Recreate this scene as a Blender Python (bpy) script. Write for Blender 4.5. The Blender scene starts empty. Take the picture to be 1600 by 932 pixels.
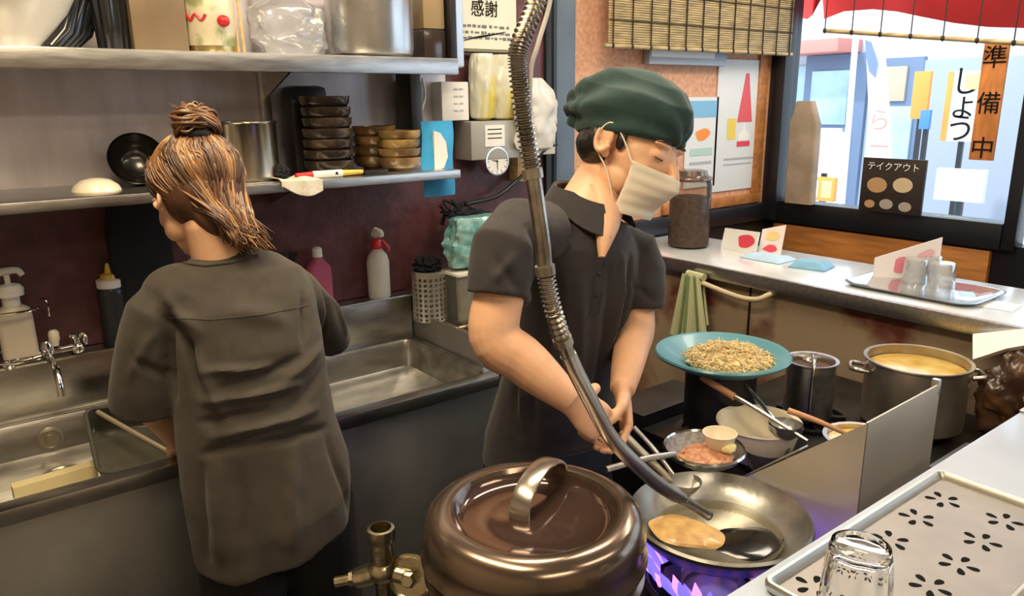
import bpy, bmesh, math, random
import numpy as np
from mathutils import Vector, Matrix, noise
random.seed(7); rng = np.random.default_rng(7)
PI = math.pi
C = bpy.context.scene.collection
scene = bpy.context.scene
# ---------------------------------------------------------------- camera (level-horizon solution from the room's own vanishing lines)
FPX = 1176.363
RGT = Vector((0.795, -0.606, -0.012)); UPV = Vector((0.162, 0.193, 0.968))
BCK = RGT.cross(UPV).normalized(); UPV = BCK.cross(RGT).normalized(); RGT = UPV.cross(BCK).normalized()
EYE = Vector((0, 0, 1.55))
cam = bpy.data.cameras.new('camera'); cam.sensor_width = 36; cam.lens = FPX / 1600 * 36; cam.clip_start = 0.02
cam_o = bpy.data.objects.new('camera', cam); C.objects.link(cam_o)
cam_o.matrix_world = Matrix(((RGT.x, UPV.x, BCK.x, EYE.x), (RGT.y, UPV.y, BCK.y, EYE.y), (RGT.z, UPV.z, BCK.z, EYE.z), (0, 0, 0, 1)))
scene.camera = cam_o
def A(px, py, **k):
    "point of the place seen at a photo pixel, on the plane x=, y= or z="
    d = RGT * ((px - 800) / FPX) + UPV * (-(py - 466) / FPX) - BCK
    a, v = list(k.items())[0]
    i = 'xyz'.index(a)
    return EYE + d * ((v - EYE[i]) / d[i])
# ---------------------------------------------------------------- world, sun, lights, exposure
scene.view_settings.view_transform = 'Standard'; scene.view_settings.look = 'None'
scene.view_settings.gamma = 1; scene.view_settings.use_curve_mapping = False
scene.view_settings.exposure = 0.0
w = bpy.data.worlds.new('daylight'); scene.world = w; w.use_nodes = True
bgn = w.node_tree.nodes['Background']; bgn.inputs[0].default_value = (0.80, 0.91, 1.0, 1); bgn.inputs[1].default_value = 3.2
sun = bpy.data.lights.new('sun', 'SUN'); sun.energy = 3.0; sun.angle = 0.05; sun.color = (1, .95, .88)
sun_o = bpy.data.objects.new('sun', sun); C.objects.link(sun_o); sun_o.rotation_euler = Vector((.62, -.25, -.75)).to_track_quat('-Z', 'Y').to_euler()
CEIL = 2.5
LAMPS = [  # centre x, y, size x, size y, watts, colour
    (0.15, 0.95, .30, 1.1, 23, (1, .80, .52)),
    (1.35, 1.30, 1.1, .30, 18, (1, .86, .68)),
    (1.60, -0.35, 1.1, .30, 7, (1, .90, .76)),
    (0.10, -1.1, 1.1, .30, 14, (1, .84, .62)),
    (2.75, 1.30, .30, .9, 12, (1, .93, .84)),
]
# ---------------------------------------------------------------- materials
MATS = {}
def mat(name, col, rough=.5, metal=0., var=0., vs=8., col2=None, bump=0., bs=60., stretch=(1, 1, 1), coat=0., emit=None, es=1., thr=(.35, .65), spec=None, sss=0., sheen=0.):
    m = bpy.data.materials.new(name); m.use_nodes = True; nt = m.node_tree; N = nt.nodes; L = nt.links
    p = N['Principled BSDF']; p.inputs['Roughness'].default_value = rough; p.inputs['Metallic'].default_value = metal
    p.inputs['Base Color'].default_value = (*col, 1)
    if coat: p.inputs['Coat Weight'].default_value = coat; p.inputs['Coat Roughness'].default_value = .08
    if spec is not None: p.inputs['Specular IOR Level'].default_value = spec
    if sss: p.inputs['Subsurface Weight'].default_value = sss; p.inputs['Subsurface Radius'].default_value = (.012, .005, .003)
    if sheen: p.inputs['Sheen Weight'].default_value = sheen
    if emit: p.inputs['Emission Color'].default_value = (*emit, 1); p.inputs['Emission Strength'].default_value = es
    tc = mp = None
    if var or bump or col2:
        tc = N.new('ShaderNodeTexCoord'); mp = N.new('ShaderNodeMapping'); mp.inputs['Scale'].default_value = stretch
        L.new(tc.outputs['Object'], mp.inputs[0])
    if var or col2:
        n = N.new('ShaderNodeTexNoise'); n.inputs['Scale'].default_value = vs; n.inputs['Detail'].default_value = 6
        L.new(mp.outputs[0], n.inputs['Vector'])
        r = N.new('ShaderNodeValToRGB'); r.color_ramp.elements[0].position = thr[0]; r.color_ramp.elements[1].position = thr[1]
        c2 = col2 if col2 else tuple(min(1, c * (1 + var)) for c in col); c1 = col if col2 else tuple(c * (1 - var) for c in col)
        r.color_ramp.elements[0].color = (*c1, 1); r.color_ramp.elements[1].color = (*c2, 1)
        L.new(n.outputs[0], r.inputs[0]); L.new(r.outputs[0], p.inputs['Base Color'])
        if metal > .5:
            mr = N.new('ShaderNodeMapRange'); mr.inputs['To Min'].default_value = max(.03, rough * .75); mr.inputs['To Max'].default_value = rough * 1.35
            L.new(n.outputs[0], mr.inputs[0]); L.new(mr.outputs[0], p.inputs['Roughness'])
    if bump:
        n2 = N.new('ShaderNodeTexNoise'); n2.inputs['Scale'].default_value = bs; n2.inputs['Detail'].default_value = 4
        L.new(mp.outputs[0], n2.inputs['Vector'])
        b = N.new('ShaderNodeBump'); b.inputs['Strength'].default_value = bump; b.inputs['Distance'].default_value = .004
        L.new(n2.outputs[0], b.inputs['Height']); L.new(b.outputs[0], p.inputs['Normal'])
    MATS[name] = m
    return m
def clear(name, tint=(1, 1, 1), gloss=.12, body=0., bodycol=(1, 1, 1), rough=.03):
    "thin clear or milky sheet: mostly see-through, some reflection, some milky body"
    m = bpy.data.materials.new(name); m.use_nodes = True; nt = m.node_tree; N = nt.nodes; L = nt.links
    N.remove(N['Principled BSDF']); out = N['Material Output']
    t = N.new('ShaderNodeBsdfTransparent'); t.inputs[0].default_value = (*tint, 1)
    g = N.new('ShaderNodeBsdfGlossy'); g.inputs['Roughness'].default_value = rough
    d = N.new('ShaderNodeBsdfDiffuse'); d.inputs[0].default_value = (*bodycol, 1)
    lw = N.new('ShaderNodeLayerWeight'); lw.inputs[0].default_value = gloss
    m1 = N.new('ShaderNodeMixShader'); m1.inputs[0].default_value = body; L.new(t.outputs[0], m1.inputs[1]); L.new(d.outputs[0], m1.inputs[2])
    m2 = N.new('ShaderNodeMixShader'); L.new(lw.outputs['Facing' if gloss > .3 else 'Fresnel'], m2.inputs[0]); L.new(m1.outputs[0], m2.inputs[1]); L.new(g.outputs[0], m2.inputs[2])
    L.new(m2.outputs[0], out.inputs[0]); return m
def dielectric(name, col=(1, 1, 1), rough=.02, ior=1.33):
    m = bpy.data.materials.new(name); m.use_nodes = True; p = m.node_tree.nodes['Principled BSDF']
    p.inputs['Base Color'].default_value = (*col, 1); p.inputs['Transmission Weight'].default_value = 1; p.inputs['Roughness'].default_value = rough; p.inputs['IOR'].default_value = ior
    return m
steel = mat('brushed steel', (.52, .51, .50), .30, 1, var=.12, vs=14, bump=.06, bs=40, stretch=(1, 6, 6))
steel_sink = mat('worn sink steel', (.46, .45, .43), .30, 1, var=.22, vs=7, bump=.10, bs=30, stretch=(1, 3, 3))
steel_dark = mat('dull apron steel', (.47, .47, .46), .40, .9, var=.22, vs=3, bump=.05, bs=30)
steel_wall = mat('mauve reflection splash steel', (.64, .60, .65), .42, .65, var=.16, vs=4, bump=.12, bs=14, stretch=(3, 1, .6))  # mauve of the reflections on this sheet is put into its base colour
steel_shiny = mat('polished steel', (.66, .64, .60), .14, 1, var=.10, vs=9)
steel_grimy = mat('grimy steel', (.42, .38, .32), .33, .85, var=.30, vs=7)
guard_m = mat('matte guard steel', (.60, .56, .50), .45, .6, var=.06, vs=5, bump=.03, bs=60)
chrome = mat('chrome', (.75, .74, .72), .10, 1)
brass = mat('tarnished brass', (.52, .47, .33), .24, 1, var=.35, vs=26, bump=.25, bs=60)
alu = mat('aluminium tray', (.36, .34, .33), .50, .8, var=.12, vs=10, bump=.10, bs=120)
alu_rim = mat('bright tray rim', (.56, .55, .52), .36, .9, var=.06, vs=12)
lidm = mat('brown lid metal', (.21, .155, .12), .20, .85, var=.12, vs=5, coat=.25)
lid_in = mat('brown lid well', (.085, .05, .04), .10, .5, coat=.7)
iron = mat('black iron', (.018, .017, .017), .42, .3, var=.4, vs=12, bump=.2, bs=50)
wok_in = mat('seasoned wok steel', (.42, .42, .41), .30, .9, var=.30, vs=11, bump=.15, bs=50)
black_pl = mat('black plastic', (.012, .012, .013), .35, bump=.05)
black_cloth = mat('black cloth', (.008, .009, .014), .9, bump=.3, bs=25)
maroon = mat('maroon wall', (.115, .040, .048), .42, var=.26, vs=22, bump=.25, bs=50, coat=.12, thr=(.4, .72))
pinkboard = mat('salmon speckled board', (.58, .285, .17), .75, col2=(.72, .42, .28), vs=55, bump=.15, bs=90)
orange_wood = mat('orange timber', (.46, .185, .045), .45, var=.22, vs=5, stretch=(6, 1, 8), bump=.05)
frame_blk = mat('black window frame', (.010, .011, .015), .35)
frame_blue = mat('slate blue post', (.10, .14, .20), .4, var=.1)
floor_m = mat('dark kitchen tile', (.035, .032, .03), .4, var=.4, vs=6, bump=.2)
wall_m = mat('warm plaster', (.55, .46, .36), .8, var=.08)
ceil_m = mat('ceiling board', (.62, .58, .52), .8, var=.05)
rust = mat('stained bar front', (.36, .27, .18), .6, col2=(.15, .035, .022), vs=4.2, bump=.15, bs=30, thr=(.50, .62))
bartop = mat('bar top steel', (.80, .85, .90), .20, .35, var=.05, vs=9)  # pale, less metallic base puts the window's reflection into the colour
counter_w = mat('white counter laminate', (.46, .55, .70), .22, var=.06, vs=5, coat=.3)  # blue of the mirrored window is mixed into the white base colour
white_pl = mat('white plastic', (.78, .77, .74), .35)
cream = mat('cream ceramic', (.80, .73, .58), .3, coat=.4)
white_cer = mat('white ceramic', (.84, .82, .76), .25, coat=.4)
paper = mat('white paper', (.82, .82, .80), .75, var=.04)
tealb = mat('teal plastic', (.085, .27, .34), .35, coat=.2)
sprout = mat('bean sprouts', (.72, .58, .30), .5, var=.25, vs=60, sss=.2)
skin = mat('skin', (.80, .47, .30), .48, var=.10, vs=14, sss=.12, bump=.05, bs=300)
shirt_w = mat('brown black jersey', (.050, .042, .034), .88, var=.10, vs=40, bump=.15, bs=420, sheen=.12)
shirt_m = mat('charcoal pique', (.032, .028, .032), .88, var=.10, vs=40, bump=.15, bs=420, sheen=.12)
trous = mat('black trousers', (.008, .008, .010), .9, bump=.2, bs=80)
navy = mat('navy apron', (.014, .018, .032), .85, bump=.2, bs=80)
green_cl = mat('bottle green cloth', (.010, .040, .040), .85, var=.15, vs=30, bump=.2, bs=300, sheen=.15)
maskm = mat('mask paper', (.80, .74, .64), .8, sss=.1)
bl_hair = mat('black hair', (.010, .008, .007), .4, bump=.4, bs=200, stretch=(1, 1, .2))
lash = mat('dark lash', (.03, .018, .014), .6)
lipm = mat('sole rubber', (.02, .02, .02), .7)
redp = mat('red plastic', (.55, .02, .03), .35)
yellowp = mat('yellow plastic', (.72, .50, .08), .35)
bluep = mat('blue packet', (.04, .34, .66), .35, var=.15, vs=12)
pinkp = clear('pink liquid bottle', (.85, .30, .48), .1, .45, (.70, .22, .38))
soap = clear('milky bottle', (.9, .85, .75), .15, .65, (.75, .70, .60))
spray_m = clear('frosted bottle', (.85, .85, .85), .15, .75, (.66, .66, .64))
bag_m = clear('clear bag film', (.92, .93, .96), .35, .28, (.72, .74, .80), .15)
bag_w = clear('white bag film', (.9, .9, .9), .3, .75, (.78, .78, .76), .2)
yel_bag = mat('yellow noodle bag', (.62, .62, .50), .28, col2=(.60, .50, .10), vs=16, stretch=(1, 1, .25), coat=.5, bump=.5, bs=25, thr=(.48, .62))
tub_m = clear('smoky tub plastic', (.45, .43, .37), .15, .40, (.11, .105, .085), .1)
glass = clear('pane glass', (.95, .98, 1), .04, 0, rough=.0)
tumbler = dielectric('tumbler glass', (.97, .98, .97), .01, 1.42)
acryl = clear('acrylic sheet', (.95, .95, .97), .15, .12, (.9, .9, .95), .05)
jar_gl = clear('jar glass', (.80, .76, .72), .2, .10, (.4, .36, .33), .05)
water = clear('pan water', (.80, .78, .70), .12, .10, (.5, .45, .36), .03)
broth = mat('yellow broth', (.62, .36, .05), .15, col2=(.80, .58, .18), vs=22, bump=.4, bs=30, coat=.6)
meat = mat('minced meat', (.42, .16, .09), .45, col2=(.66, .38, .22), vs=60, bump=.5, bs=80)
blotch = mat('golden batter', (.40, .22, .06), .35, col2=(.62, .40, .15), vs=40, bump=.25, bs=30, coat=.3)
coffee = mat('dark brown granules', (.060, .030, .020), .8, col2=(.13, .07, .05), vs=60, bump=.5, bs=120)
bamboo = mat('bamboo slat', (.42, .33, .17), .6, var=.30, vs=12, stretch=(1, 1, 6))
cord_m = mat('dark cord', (.03, .022, .015), .8)
bowl_b = mat('black lacquer', (.016, .013, .011), .22, coat=.5, var=.3)
bowl_br = mat('brown glaze', (.10, .055, .022), .25, col2=(.34, .20, .07), vs=16, coat=.5, thr=(.45, .7))
tin_g = mat('gold tin', (.62, .50, .24), .25, 1, var=.15)
tin_br = mat('kraft tin', (.26, .19, .12), .45, .5, var=.15)
wood_l = mat('pale wood', (.62, .42, .20), .55, var=.2, vs=6, stretch=(1, 1, 8))
wood_d = mat('worn handle wood', (.46, .24, .12), .55, var=.25, vs=10)
towel_m = mat('pale green towel', (.48, .50, .30), .95, bump=.6, bs=160)
greasy = mat('oily brown wrap', (.045, .022, .012), .28, col2=(.30, .15, .06), vs=9, bump=.5, bs=22, thr=(.45, .75))
red_cloth = mat('red awning cloth', (.80, .035, .03), .8, var=.12, vs=3)
asphalt = mat('street paving', (.45, .46, .48), .8, var=.12, vs=2)
facade = mat('pale facade', (.56, .61, .67), .7, var=.06, vs=1.5)
navyframe = mat('blue grey door frame', (.12, .17, .27), .5)
winglass = mat('shop glass', (.35, .50, .58), .12, 0, var=.3, vs=1.2)
pinkprint = mat('red print', (.75, .06, .10), .6)
orangep = mat('orange print', (.90, .28, .05), .6)
bluepr = mat('blue print', (.06, .20, .75), .6)
greyp = mat('grey print', (.42, .46, .50), .7)
ink = mat('black ink', (.012, .012, .012), .9, spec=.05)
sign_wood = mat('sign timber', (.55, .20, .05), .6, var=.2, vs=10, stretch=(5, 5, 1))
white_ink = mat('white ink', (.88, .88, .86), .7)
flame_b = mat('gas flame', (.15, .1, .9), .5, emit=(.16, .12, 1.0), es=1.7)
flame_p = mat('gas flame tip', (.9, .3, .6), .5, emit=(.85, .30, .75), es=1.5)
lamp_face = mat('lamp diffuser', (.9, .9, .85), .5, emit=(1, .74, .38), es=4.5)
# ---------------------------------------------------------------- mesh helpers
def ident(o): return o
class MB:
    def __init__(s, o=(0, 0, 0)):
        s.bm = bmesh.new(); s.o = Vector(o)
    def V(s, p): return s.bm.verts.new(Vector(p) - s.o)
    def box(s, c, size, rz=0., bev=0., M=None):
        t = bmesh.new(); bmesh.ops.create_cube(t, size=1)
        bmesh.ops.scale(t, vec=size, verts=t.verts)
        if bev: bmesh.ops.bevel(t, geom=t.edges[:], offset=bev, segments=2, affect='EDGES', profile=.6)
        X = Matrix.Translation(Vector(c)) @ (M if M is not None else Matrix.Rotation(rz, 4, 'Z'))
        bmesh.ops.transform(t, matrix=Matrix.Translation(-s.o) @ X, verts=t.verts)
        s.merge(t); return s
    def bx(s, x0, x1, y0, y1, z0, z1, bev=0.):
        return s.box(((x0 + x1) / 2, (y0 + y1) / 2, (z0 + z1) / 2), (abs(x1 - x0), abs(y1 - y0), abs(z1 - z0)), bev=bev)
    def merge(s, t):
        me = bpy.data.meshes.new('t'); t.to_mesh(me); t.free(); s.bm.from_mesh(me); bpy.data.meshes.remove(me)
    def rings(s, R, closed=True, cap0=True, cap1=True):
        vs = [[s.V(p) for p in r] for r in R]; n = len(vs[0])
        for a, b in zip(vs[:-1], vs[1:]):
            for i in range(n if closed else n - 1):
                j = (i + 1) % n
                try: s.bm.faces.new((a[i], a[j], b[j], b[i]))
                except ValueError: pass
        if closed and cap0: s.bm.faces.new(vs[0][::-1])
        if closed and cap1: s.bm.faces.new(vs[-1])
        return s
    def lathe(s, c, prof, seg=40, M=None, closed=False):
        "prof: (radius, height) pairs round an upright axis"
        c = Vector(c); X = M or Matrix.Identity(4)
        R = []
        for r, z in prof:
            R.append([c + X @ Vector((max(r, 1e-4) * math.cos(2 * PI * i / seg), max(r, 1e-4) * math.sin(2 * PI * i / seg), z)) for i in range(seg)])
        if closed: R.append(R[0]); return s.rings(R, True, False, False)
        return s.rings(R, True, prof[0][0] < .002, prof[-1][0] < .002)
    def loft(s, pts, rad, ref=(0, 0, 1), seg=16, cap=True):
        "pts with (a,b) radii; a along ref, b across"
        pts = [Vector(p) for p in pts]; R = []; ref = Vector(ref); n = len(pts)
        rad = [(r, r) if not hasattr(r, '__len__') else r for r in (rad if hasattr(rad, '__len__') else [rad] * n)]
        u = None
        for i, p in enumerate(pts):
            t = (pts[min(i + 1, n - 1)] - pts[max(i - 1, 0)]).normalized()
            base = ref if u is None or abs(t.dot(ref)) < .9 else u
            if abs(t.dot(base)) > .95: base = Vector((1, 0, 0)) if abs(t.x) < .9 else Vector((0, 1, 0))
            u = (base - t * t.dot(base)).normalized(); v = t.cross(u)
            a, b = rad[i]
            R.append([p + u * a * math.cos(2 * PI * k / seg) + v * b * math.sin(2 * PI * k / seg) for k in range(seg)])
        return s.rings(R)
    def tube(s, pts, r, seg=10, smooth=0):
        pts = spline(pts, smooth) if smooth else [Vector(p) for p in pts]
        n = len(pts)
        if hasattr(r, '__len__'):
            rr = [r[0] + 0 for _ in range(n)]
            for i in range(n):
                f = i / (n - 1) * (len(r) - 1); k = min(int(f), len(r) - 2); rr[i] = r[k] + (r[k + 1] - r[k]) * (f - k)
        else: rr = [r] * n
        t = (pts[1] - pts[0]).normalized(); u = t.orthogonal().normalized(); R = []
        for i, p in enumerate(pts):
            t2 = (pts[min(i + 1, n - 1)] - pts[max(i - 1, 0)]).normalized()
            u = (u - t2 * t2.dot(u)).normalized(); v = t2.cross(u)
            R.append([p + (u * math.cos(2 * PI * k / seg) + v * math.sin(2 * PI * k / seg)) * rr[i] for k in range(seg)])
        return s.rings(R)
    def ellip(s, c, r, M=None, seg=20):
        t = bmesh.new(); bmesh.ops.create_uvsphere(t, u_segments=seg, v_segments=seg // 2 + 2, radius=1)
        bmesh.ops.scale(t, vec=r, verts=t.verts)
        X = (M or Matrix.Identity(4)) @ Matrix.Translation(Vector(c))
        bmesh.ops.transform(t, matrix=Matrix.Translation(-s.o) @ X, verts=t.verts); s.merge(t); return s
    def poly(s, pts, d):
        "flat polygon pulled out by the vector d"
        a = [s.V(p) for p in pts]; b = [s.V(Vector(p) + Vector(d)) for p in pts]; n = len(a)
        s.bm.faces.new(a[::-1]); s.bm.faces.new(b)
        for i in range(n): s.bm.faces.new((a[i], a[(i + 1) % n], b[(i + 1) % n], b[i]))
        return s
    def build(s, name, m, parent=None, smooth=True, ang=38, fix=True, loc=None):
        if fix: bmesh.ops.recalc_face_normals(s.bm, faces=s.bm.faces[:])
        me = bpy.data.meshes.new(name); s.bm.to_mesh(me); s.bm.free()
        if m is not None: me.materials.append(m)
        if smooth:
            me.shade_smooth(); me.set_sharp_from_angle(angle=math.radians(ang))
        o = bpy.data.objects.new(name, me); C.objects.link(o)
        if parent: o.parent = parent
        else: o.location = s.o
        return o
def spline(P, k=6):
    P = [Vector(p) for p in P]; Q = [P[0] * 2 - P[1]] + P + [P[-1] * 2 - P[-2]]; out = []
    for i in range(1, len(Q) - 2):
        a, b, c, d = Q[i - 1:i + 3]
        for j in range(k):
            t = j / k
            out.append(.5 * ((2 * b) + (c - a) * t + (2 * a - 5 * b + 4 * c - d) * t * t + (-a + 3 * b - 3 * c + d) * t ** 3))
    return out + [P[-1]]
def tag(o, label=None, cat=None, group=None, kind=None):
    if label: o['label'] = label
    if cat: o['category'] = cat
    if group: o['group'] = group
    if kind: o['kind'] = kind
    return o
def thing(name, loc, label, cat, group=None, rz=0.):
    o = bpy.data.objects.new(name, None); C.objects.link(o); o.location = loc; o.rotation_euler.z = rz; o.empty_display_size = .05
    return tag(o, label, cat, group)
def struct(o): o['kind'] = 'structure'; return o
def dup(root, loc, label, rz=None, scale=None):
    r = root.copy(); C.objects.link(r); r.location = loc; r['label'] = label
    if rz is not None: r.rotation_euler.z = rz
    if scale: r.scale = (scale,) * 3
    for ch in list(root.children):
        c = ch.copy(); C.objects.link(c); c.parent = r
        for g in list(ch.children):
            d = g.copy(); C.objects.link(d); d.parent = c
    return r
def solid(mb, vox, sm=4, disp=None):
    "fuse overlapping closed shapes in a mesh builder into one continuous surface"
    me = bpy.data.meshes.new('tmp'); mb.bm.to_mesh(me)
    o = bpy.data.objects.new('tmp', me); C.objects.link(o)
    r = o.modifiers.new('r', 'REMESH'); r.mode = 'VOXEL'; r.voxel_size = vox
    if sm:
        s = o.modifiers.new('s', 'SMOOTH'); s.factor = .5; s.iterations = sm
    dg = bpy.context.evaluated_depsgraph_get(); dg.update()
    me2 = bpy.data.meshes.new_from_object(o.evaluated_get(dg))
    bpy.data.objects.remove(o); bpy.data.meshes.remove(me)
    if disp:
        n = len(me2.vertices); co = np.empty(n * 3, np.float32); me2.vertices.foreach_get('co', co); co = co.reshape(-1, 3)
        no = np.empty(n * 3, np.float32); me2.vertices.foreach_get('normal', no); no = no.reshape(-1, 3)
        d = disp(co + np.array(mb.o), no)
        co = co + (no * d[:, None] if d.ndim == 1 else d); me2.vertices.foreach_set('co', co.astype(np.float32).ravel()); me2.update()
    mb.bm.clear(); mb.bm.from_mesh(me2); bpy.data.meshes.remove(me2); return mb
def crease(co, a, b, wdt, h, sag=0.):
    "a soft ridge (h>0) or valley between two points"
    a = np.array(a, float); b = np.array(b, float); ab = b - a
    t = np.clip(((co - a) @ ab) / (ab @ ab), 0, 1)
    q = a + t[:, None] * ab
    q[:, 2] -= sag * 4 * t * (1 - t)
    d = np.linalg.norm(co - q, axis=1)
    return h * np.exp(-(d / wdt) ** 2) * np.sin(np.clip(t, 0.0, 1) * PI) ** .5
from mathutils.bvhtree import BVHTree
class Surf:
    "finds the point of a finished mesh met by the line of sight of a photo pixel (to lay seams on cloth)"
    def __init__(s, ob, off):
        s.off = Vector(off); me = ob.data; s.t = BVHTree.FromPolygons([v.co + s.off for v in me.vertices], [p.vertices[:] for p in me.polygons])
    def __call__(s, px, py, out=.001):
        d = (RGT * ((px - 800) / FPX) + UPV * (-(py - 466) / FPX) - BCK).normalized(); h = s.t.ray_cast(EYE, d)
        return None if h[0] is None else h[0] + (h[1] if h[1].dot(d) < 0 else -h[1]) * out
    def path(s, P, n=6, out=.001):
        r = []
        for (a, b), (c, e) in zip(P[:-1], P[1:]):
            for k in range(n): q = s(a + (c - a) * k / n, b + (e - b) * k / n, out); r += [q] if q is not None else []
        q = s(*P[-1], out); return r + ([q] if q is not None else [])
def textobj(name, body, size, loc, right, up, m, parent=None, ext=.0006, origin=(0, 0, 0), align='CENTER'):
    cu = bpy.data.curves.new(name, 'FONT'); cu.body = body; cu.size = size; cu.extrude = ext; cu.align_x = align; cu.align_y = 'CENTER'
    o = bpy.data.objects.new(name, cu); C.objects.link(o)
    dg = bpy.context.evaluated_depsgraph_get(); dg.update()
    me = bpy.data.meshes.new_from_object(o.evaluated_get(dg)); bpy.data.objects.remove(o)
    r = Vector(right).normalized(); u = Vector(up).normalized(); n = r.cross(u)
    X = Matrix(((r.x, u.x, n.x, 0), (r.y, u.y, n.y, 0), (r.z, u.z, n.z, 0), (0, 0, 0, 1)))
    me.transform(Matrix.Translation(Vector(loc) - Vector(origin)) @ X)
    me.materials.clear(); me.materials.append(m)
    o = bpy.data.objects.new(name, me); C.objects.link(o)
    if parent: o.parent = parent
    return o
# ================================================================ THE SETTING
YW = 2.143; XW = 3.2
struct(MB().bx(-1.3, 3.3, -2.3, 2.25, -.05, 0).build('floor', floor_m))
struct(MB().bx(-1.3, 3.3, -2.3, 2.25, CEIL, CEIL + .05).build('ceiling', ceil_m))
struct(MB().bx(-1.3, 1.81, YW, YW + .1, 0, CEIL).build('wall_left', maroon))
struct(MB().bx(-1.35, -1.3, -2.3, 2.25, 0, CEIL).build('wall_back', wall_m))
struct(MB().bx(-1.3, 3.3, -2.35, -2.3, 0, CEIL).build('wall_near', wall_m))
# salmon board wall beyond the slate post
wb = struct(MB().bx(1.9, 3.2, YW + .002, YW + .1, 1.0, CEIL).bx(1.9, 3.2, YW + .002, YW + .1, 0, 1.0).build('wall_far', pinkboard))
t = MB(); t.bx(1.812, 1.90, YW - .03, YW + .1, 0, CEIL, .004); struct(t.build('trim_1', frame_blue))
struct(MB().bx(1.775, 1.811, YW - .015, YW + .05, 0, CEIL, .003).build('trim_2', frame_blk))
# black lower rails and orange timber surround on the far wall
m = MB(); m.bx(1.9, 3.2, YW - .03, YW + .01, .995, 1.075, .004); struct(m.build('trim_3', frame_blk))
m = MB(); m.bx(1.9, 3.2, YW - .012, YW + .01, .60, .99, .004); struct(m.build('trim_4', frame_blk))
m = MB(); m.bx(2.42, 3.10, YW - .012, YW + .01, 1.08, 1.125, .003).bx(3.03, 3.095, YW - .012, YW + .01, 1.125, 1.95, .003).bx(2.1, 3.10, YW - .012, YW + .01, 1.80, 1.87, .003)
struct(m.build('trim_5', orange_wood))
# window wall: lower orange boards, black frame, posts
m = MB(); m.bx(XW, XW + .08, -2.3, YW + .1, 0, 1.0); struct(m.build('wall_right', frame_blk))
struct(MB().bx(XW - .03, XW, 1.15, 2.10, .35, .975, .004).build('trim_6', orange_wood))
struct(MB().bx(XW - .03, XW, -1.5, .98, .35, .975, .004).build('trim_7', orange_wood))
struct(MB().bx(XW, XW + .08, -2.3, YW + .1, 2.12, CEIL).build('wall_right_top', wall_m))
def window(n, y0, y1, z0, z1):
    f = MB(); d = .045
    f.bx(XW - .03, XW + .06, y0 - d, y0, z0 - .10, z1 + .05, .004).bx(XW - .03, XW + .06, y1, y1 + d, z0 - .10, z1 + .05, .004)
    f.bx(XW - .04, XW + .07, y0, y1, z0 - .10, z0, .004).bx(XW - .03, XW + .06, y0, y1, z1, z1 + .05, .004)
    fo = struct(f.build('window_%d' % n, frame_blk))
    p = MB(); p.bx(XW + .018, XW + .023, y0, y1, z0, z1); p.build('pane', glass, fo)
    return fo
window(1, 1.118, 2.085, 1.085, 2.08)
window(2, -.05, .985, 1.085, 2.08)
window(3, -1.25, -.14, 1.085, 2.08)
struct(MB().bx(XW, XW + .07, -2.3, -1.3, 1.0, 2.12).build('trim_8', frame_blk))
m = MB(); m.bx(XW - .075, XW - .001, YW - .075, YW - .001, .995, CEIL, .004); struct(m.build('trim_9', frame_blk))
# steel splash sheet behind the shelves
struct(MB().bx(-1.25, 1.36, YW - .006, YW, 1.355, 2.2).build('trim_10', steel_wall))
# lamps in the ceiling
for i, (x, y, sx, sy, e, c) in enumerate(LAMPS):
    t = thing('ceiling_lamp', (x, y, CEIL), 'flat warm white ceiling lamp ' + ['above the sink and woman', 'above the wok and man', 'above the tray counter', 'behind the viewer by the back wall', 'above the far bar and window'][i], 'ceiling lamp')
    f = MB((x, y, CEIL)); f.bx(x - sx / 2 - .02, x + sx / 2 + .02, y - sy / 2 - .02, y + sy / 2 + .02, CEIL - .05, CEIL, .006); f.build('housing', white_pl, t)
    f = MB((x, y, CEIL)); f.bx(x - sx / 2, x + sx / 2, y - sy / 2, y + sy / 2, CEIL - .056, CEIL - .0505); f.build('diffuser', lamp_face, t)
    l = bpy.data.lights.new('lamp_light', 'AREA'); l.shape = 'RECTANGLE'; l.size = sx; l.size_y = sy; l.energy = e; l.color = c
    lo = bpy.data.objects.new('lamp_light', l); C.objects.link(lo); lo.location = (x, y, CEIL - .062)

# ================================================================ LARGE FITTINGS
# --- double sink along the left wall
SY = 1.632
sk = thing('sink_unit', (.3, 1.9, 0), 'long stainless double sink unit with tall splashback under the shelves', 'sink')
o = (.3, 1.9, 0)
def basin(x0, x1, y0, y1, zt, zb, r=.03):
    m = MB(o); R = []
    def ring(ins, z, rr):
        P = []
        for cx_, cy_, a0 in ((x1 - rr - ins, y1 - rr - ins, 0), (x0 + rr + ins, y1 - rr - ins, 90), (x0 + rr + ins, y0 + rr + ins, 180), (x1 - rr - ins, y0 + rr + ins, 270)):
            for k in range(6):
                a = math.radians(a0 + k * 18); P.append((cx_ + rr * math.cos(a), cy_ + rr * math.sin(a), z))
        return P
    R = [ring(-.004, zt - .004, r), ring(0, zt - .004, r), ring(.006, zt - .02, r), ring(.012, zb + .02, r), ring(.035, zb, r), ring((y1 - y0) * .42, zb - .006, .01)]
    m.rings(R, True, False, True); return m
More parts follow.
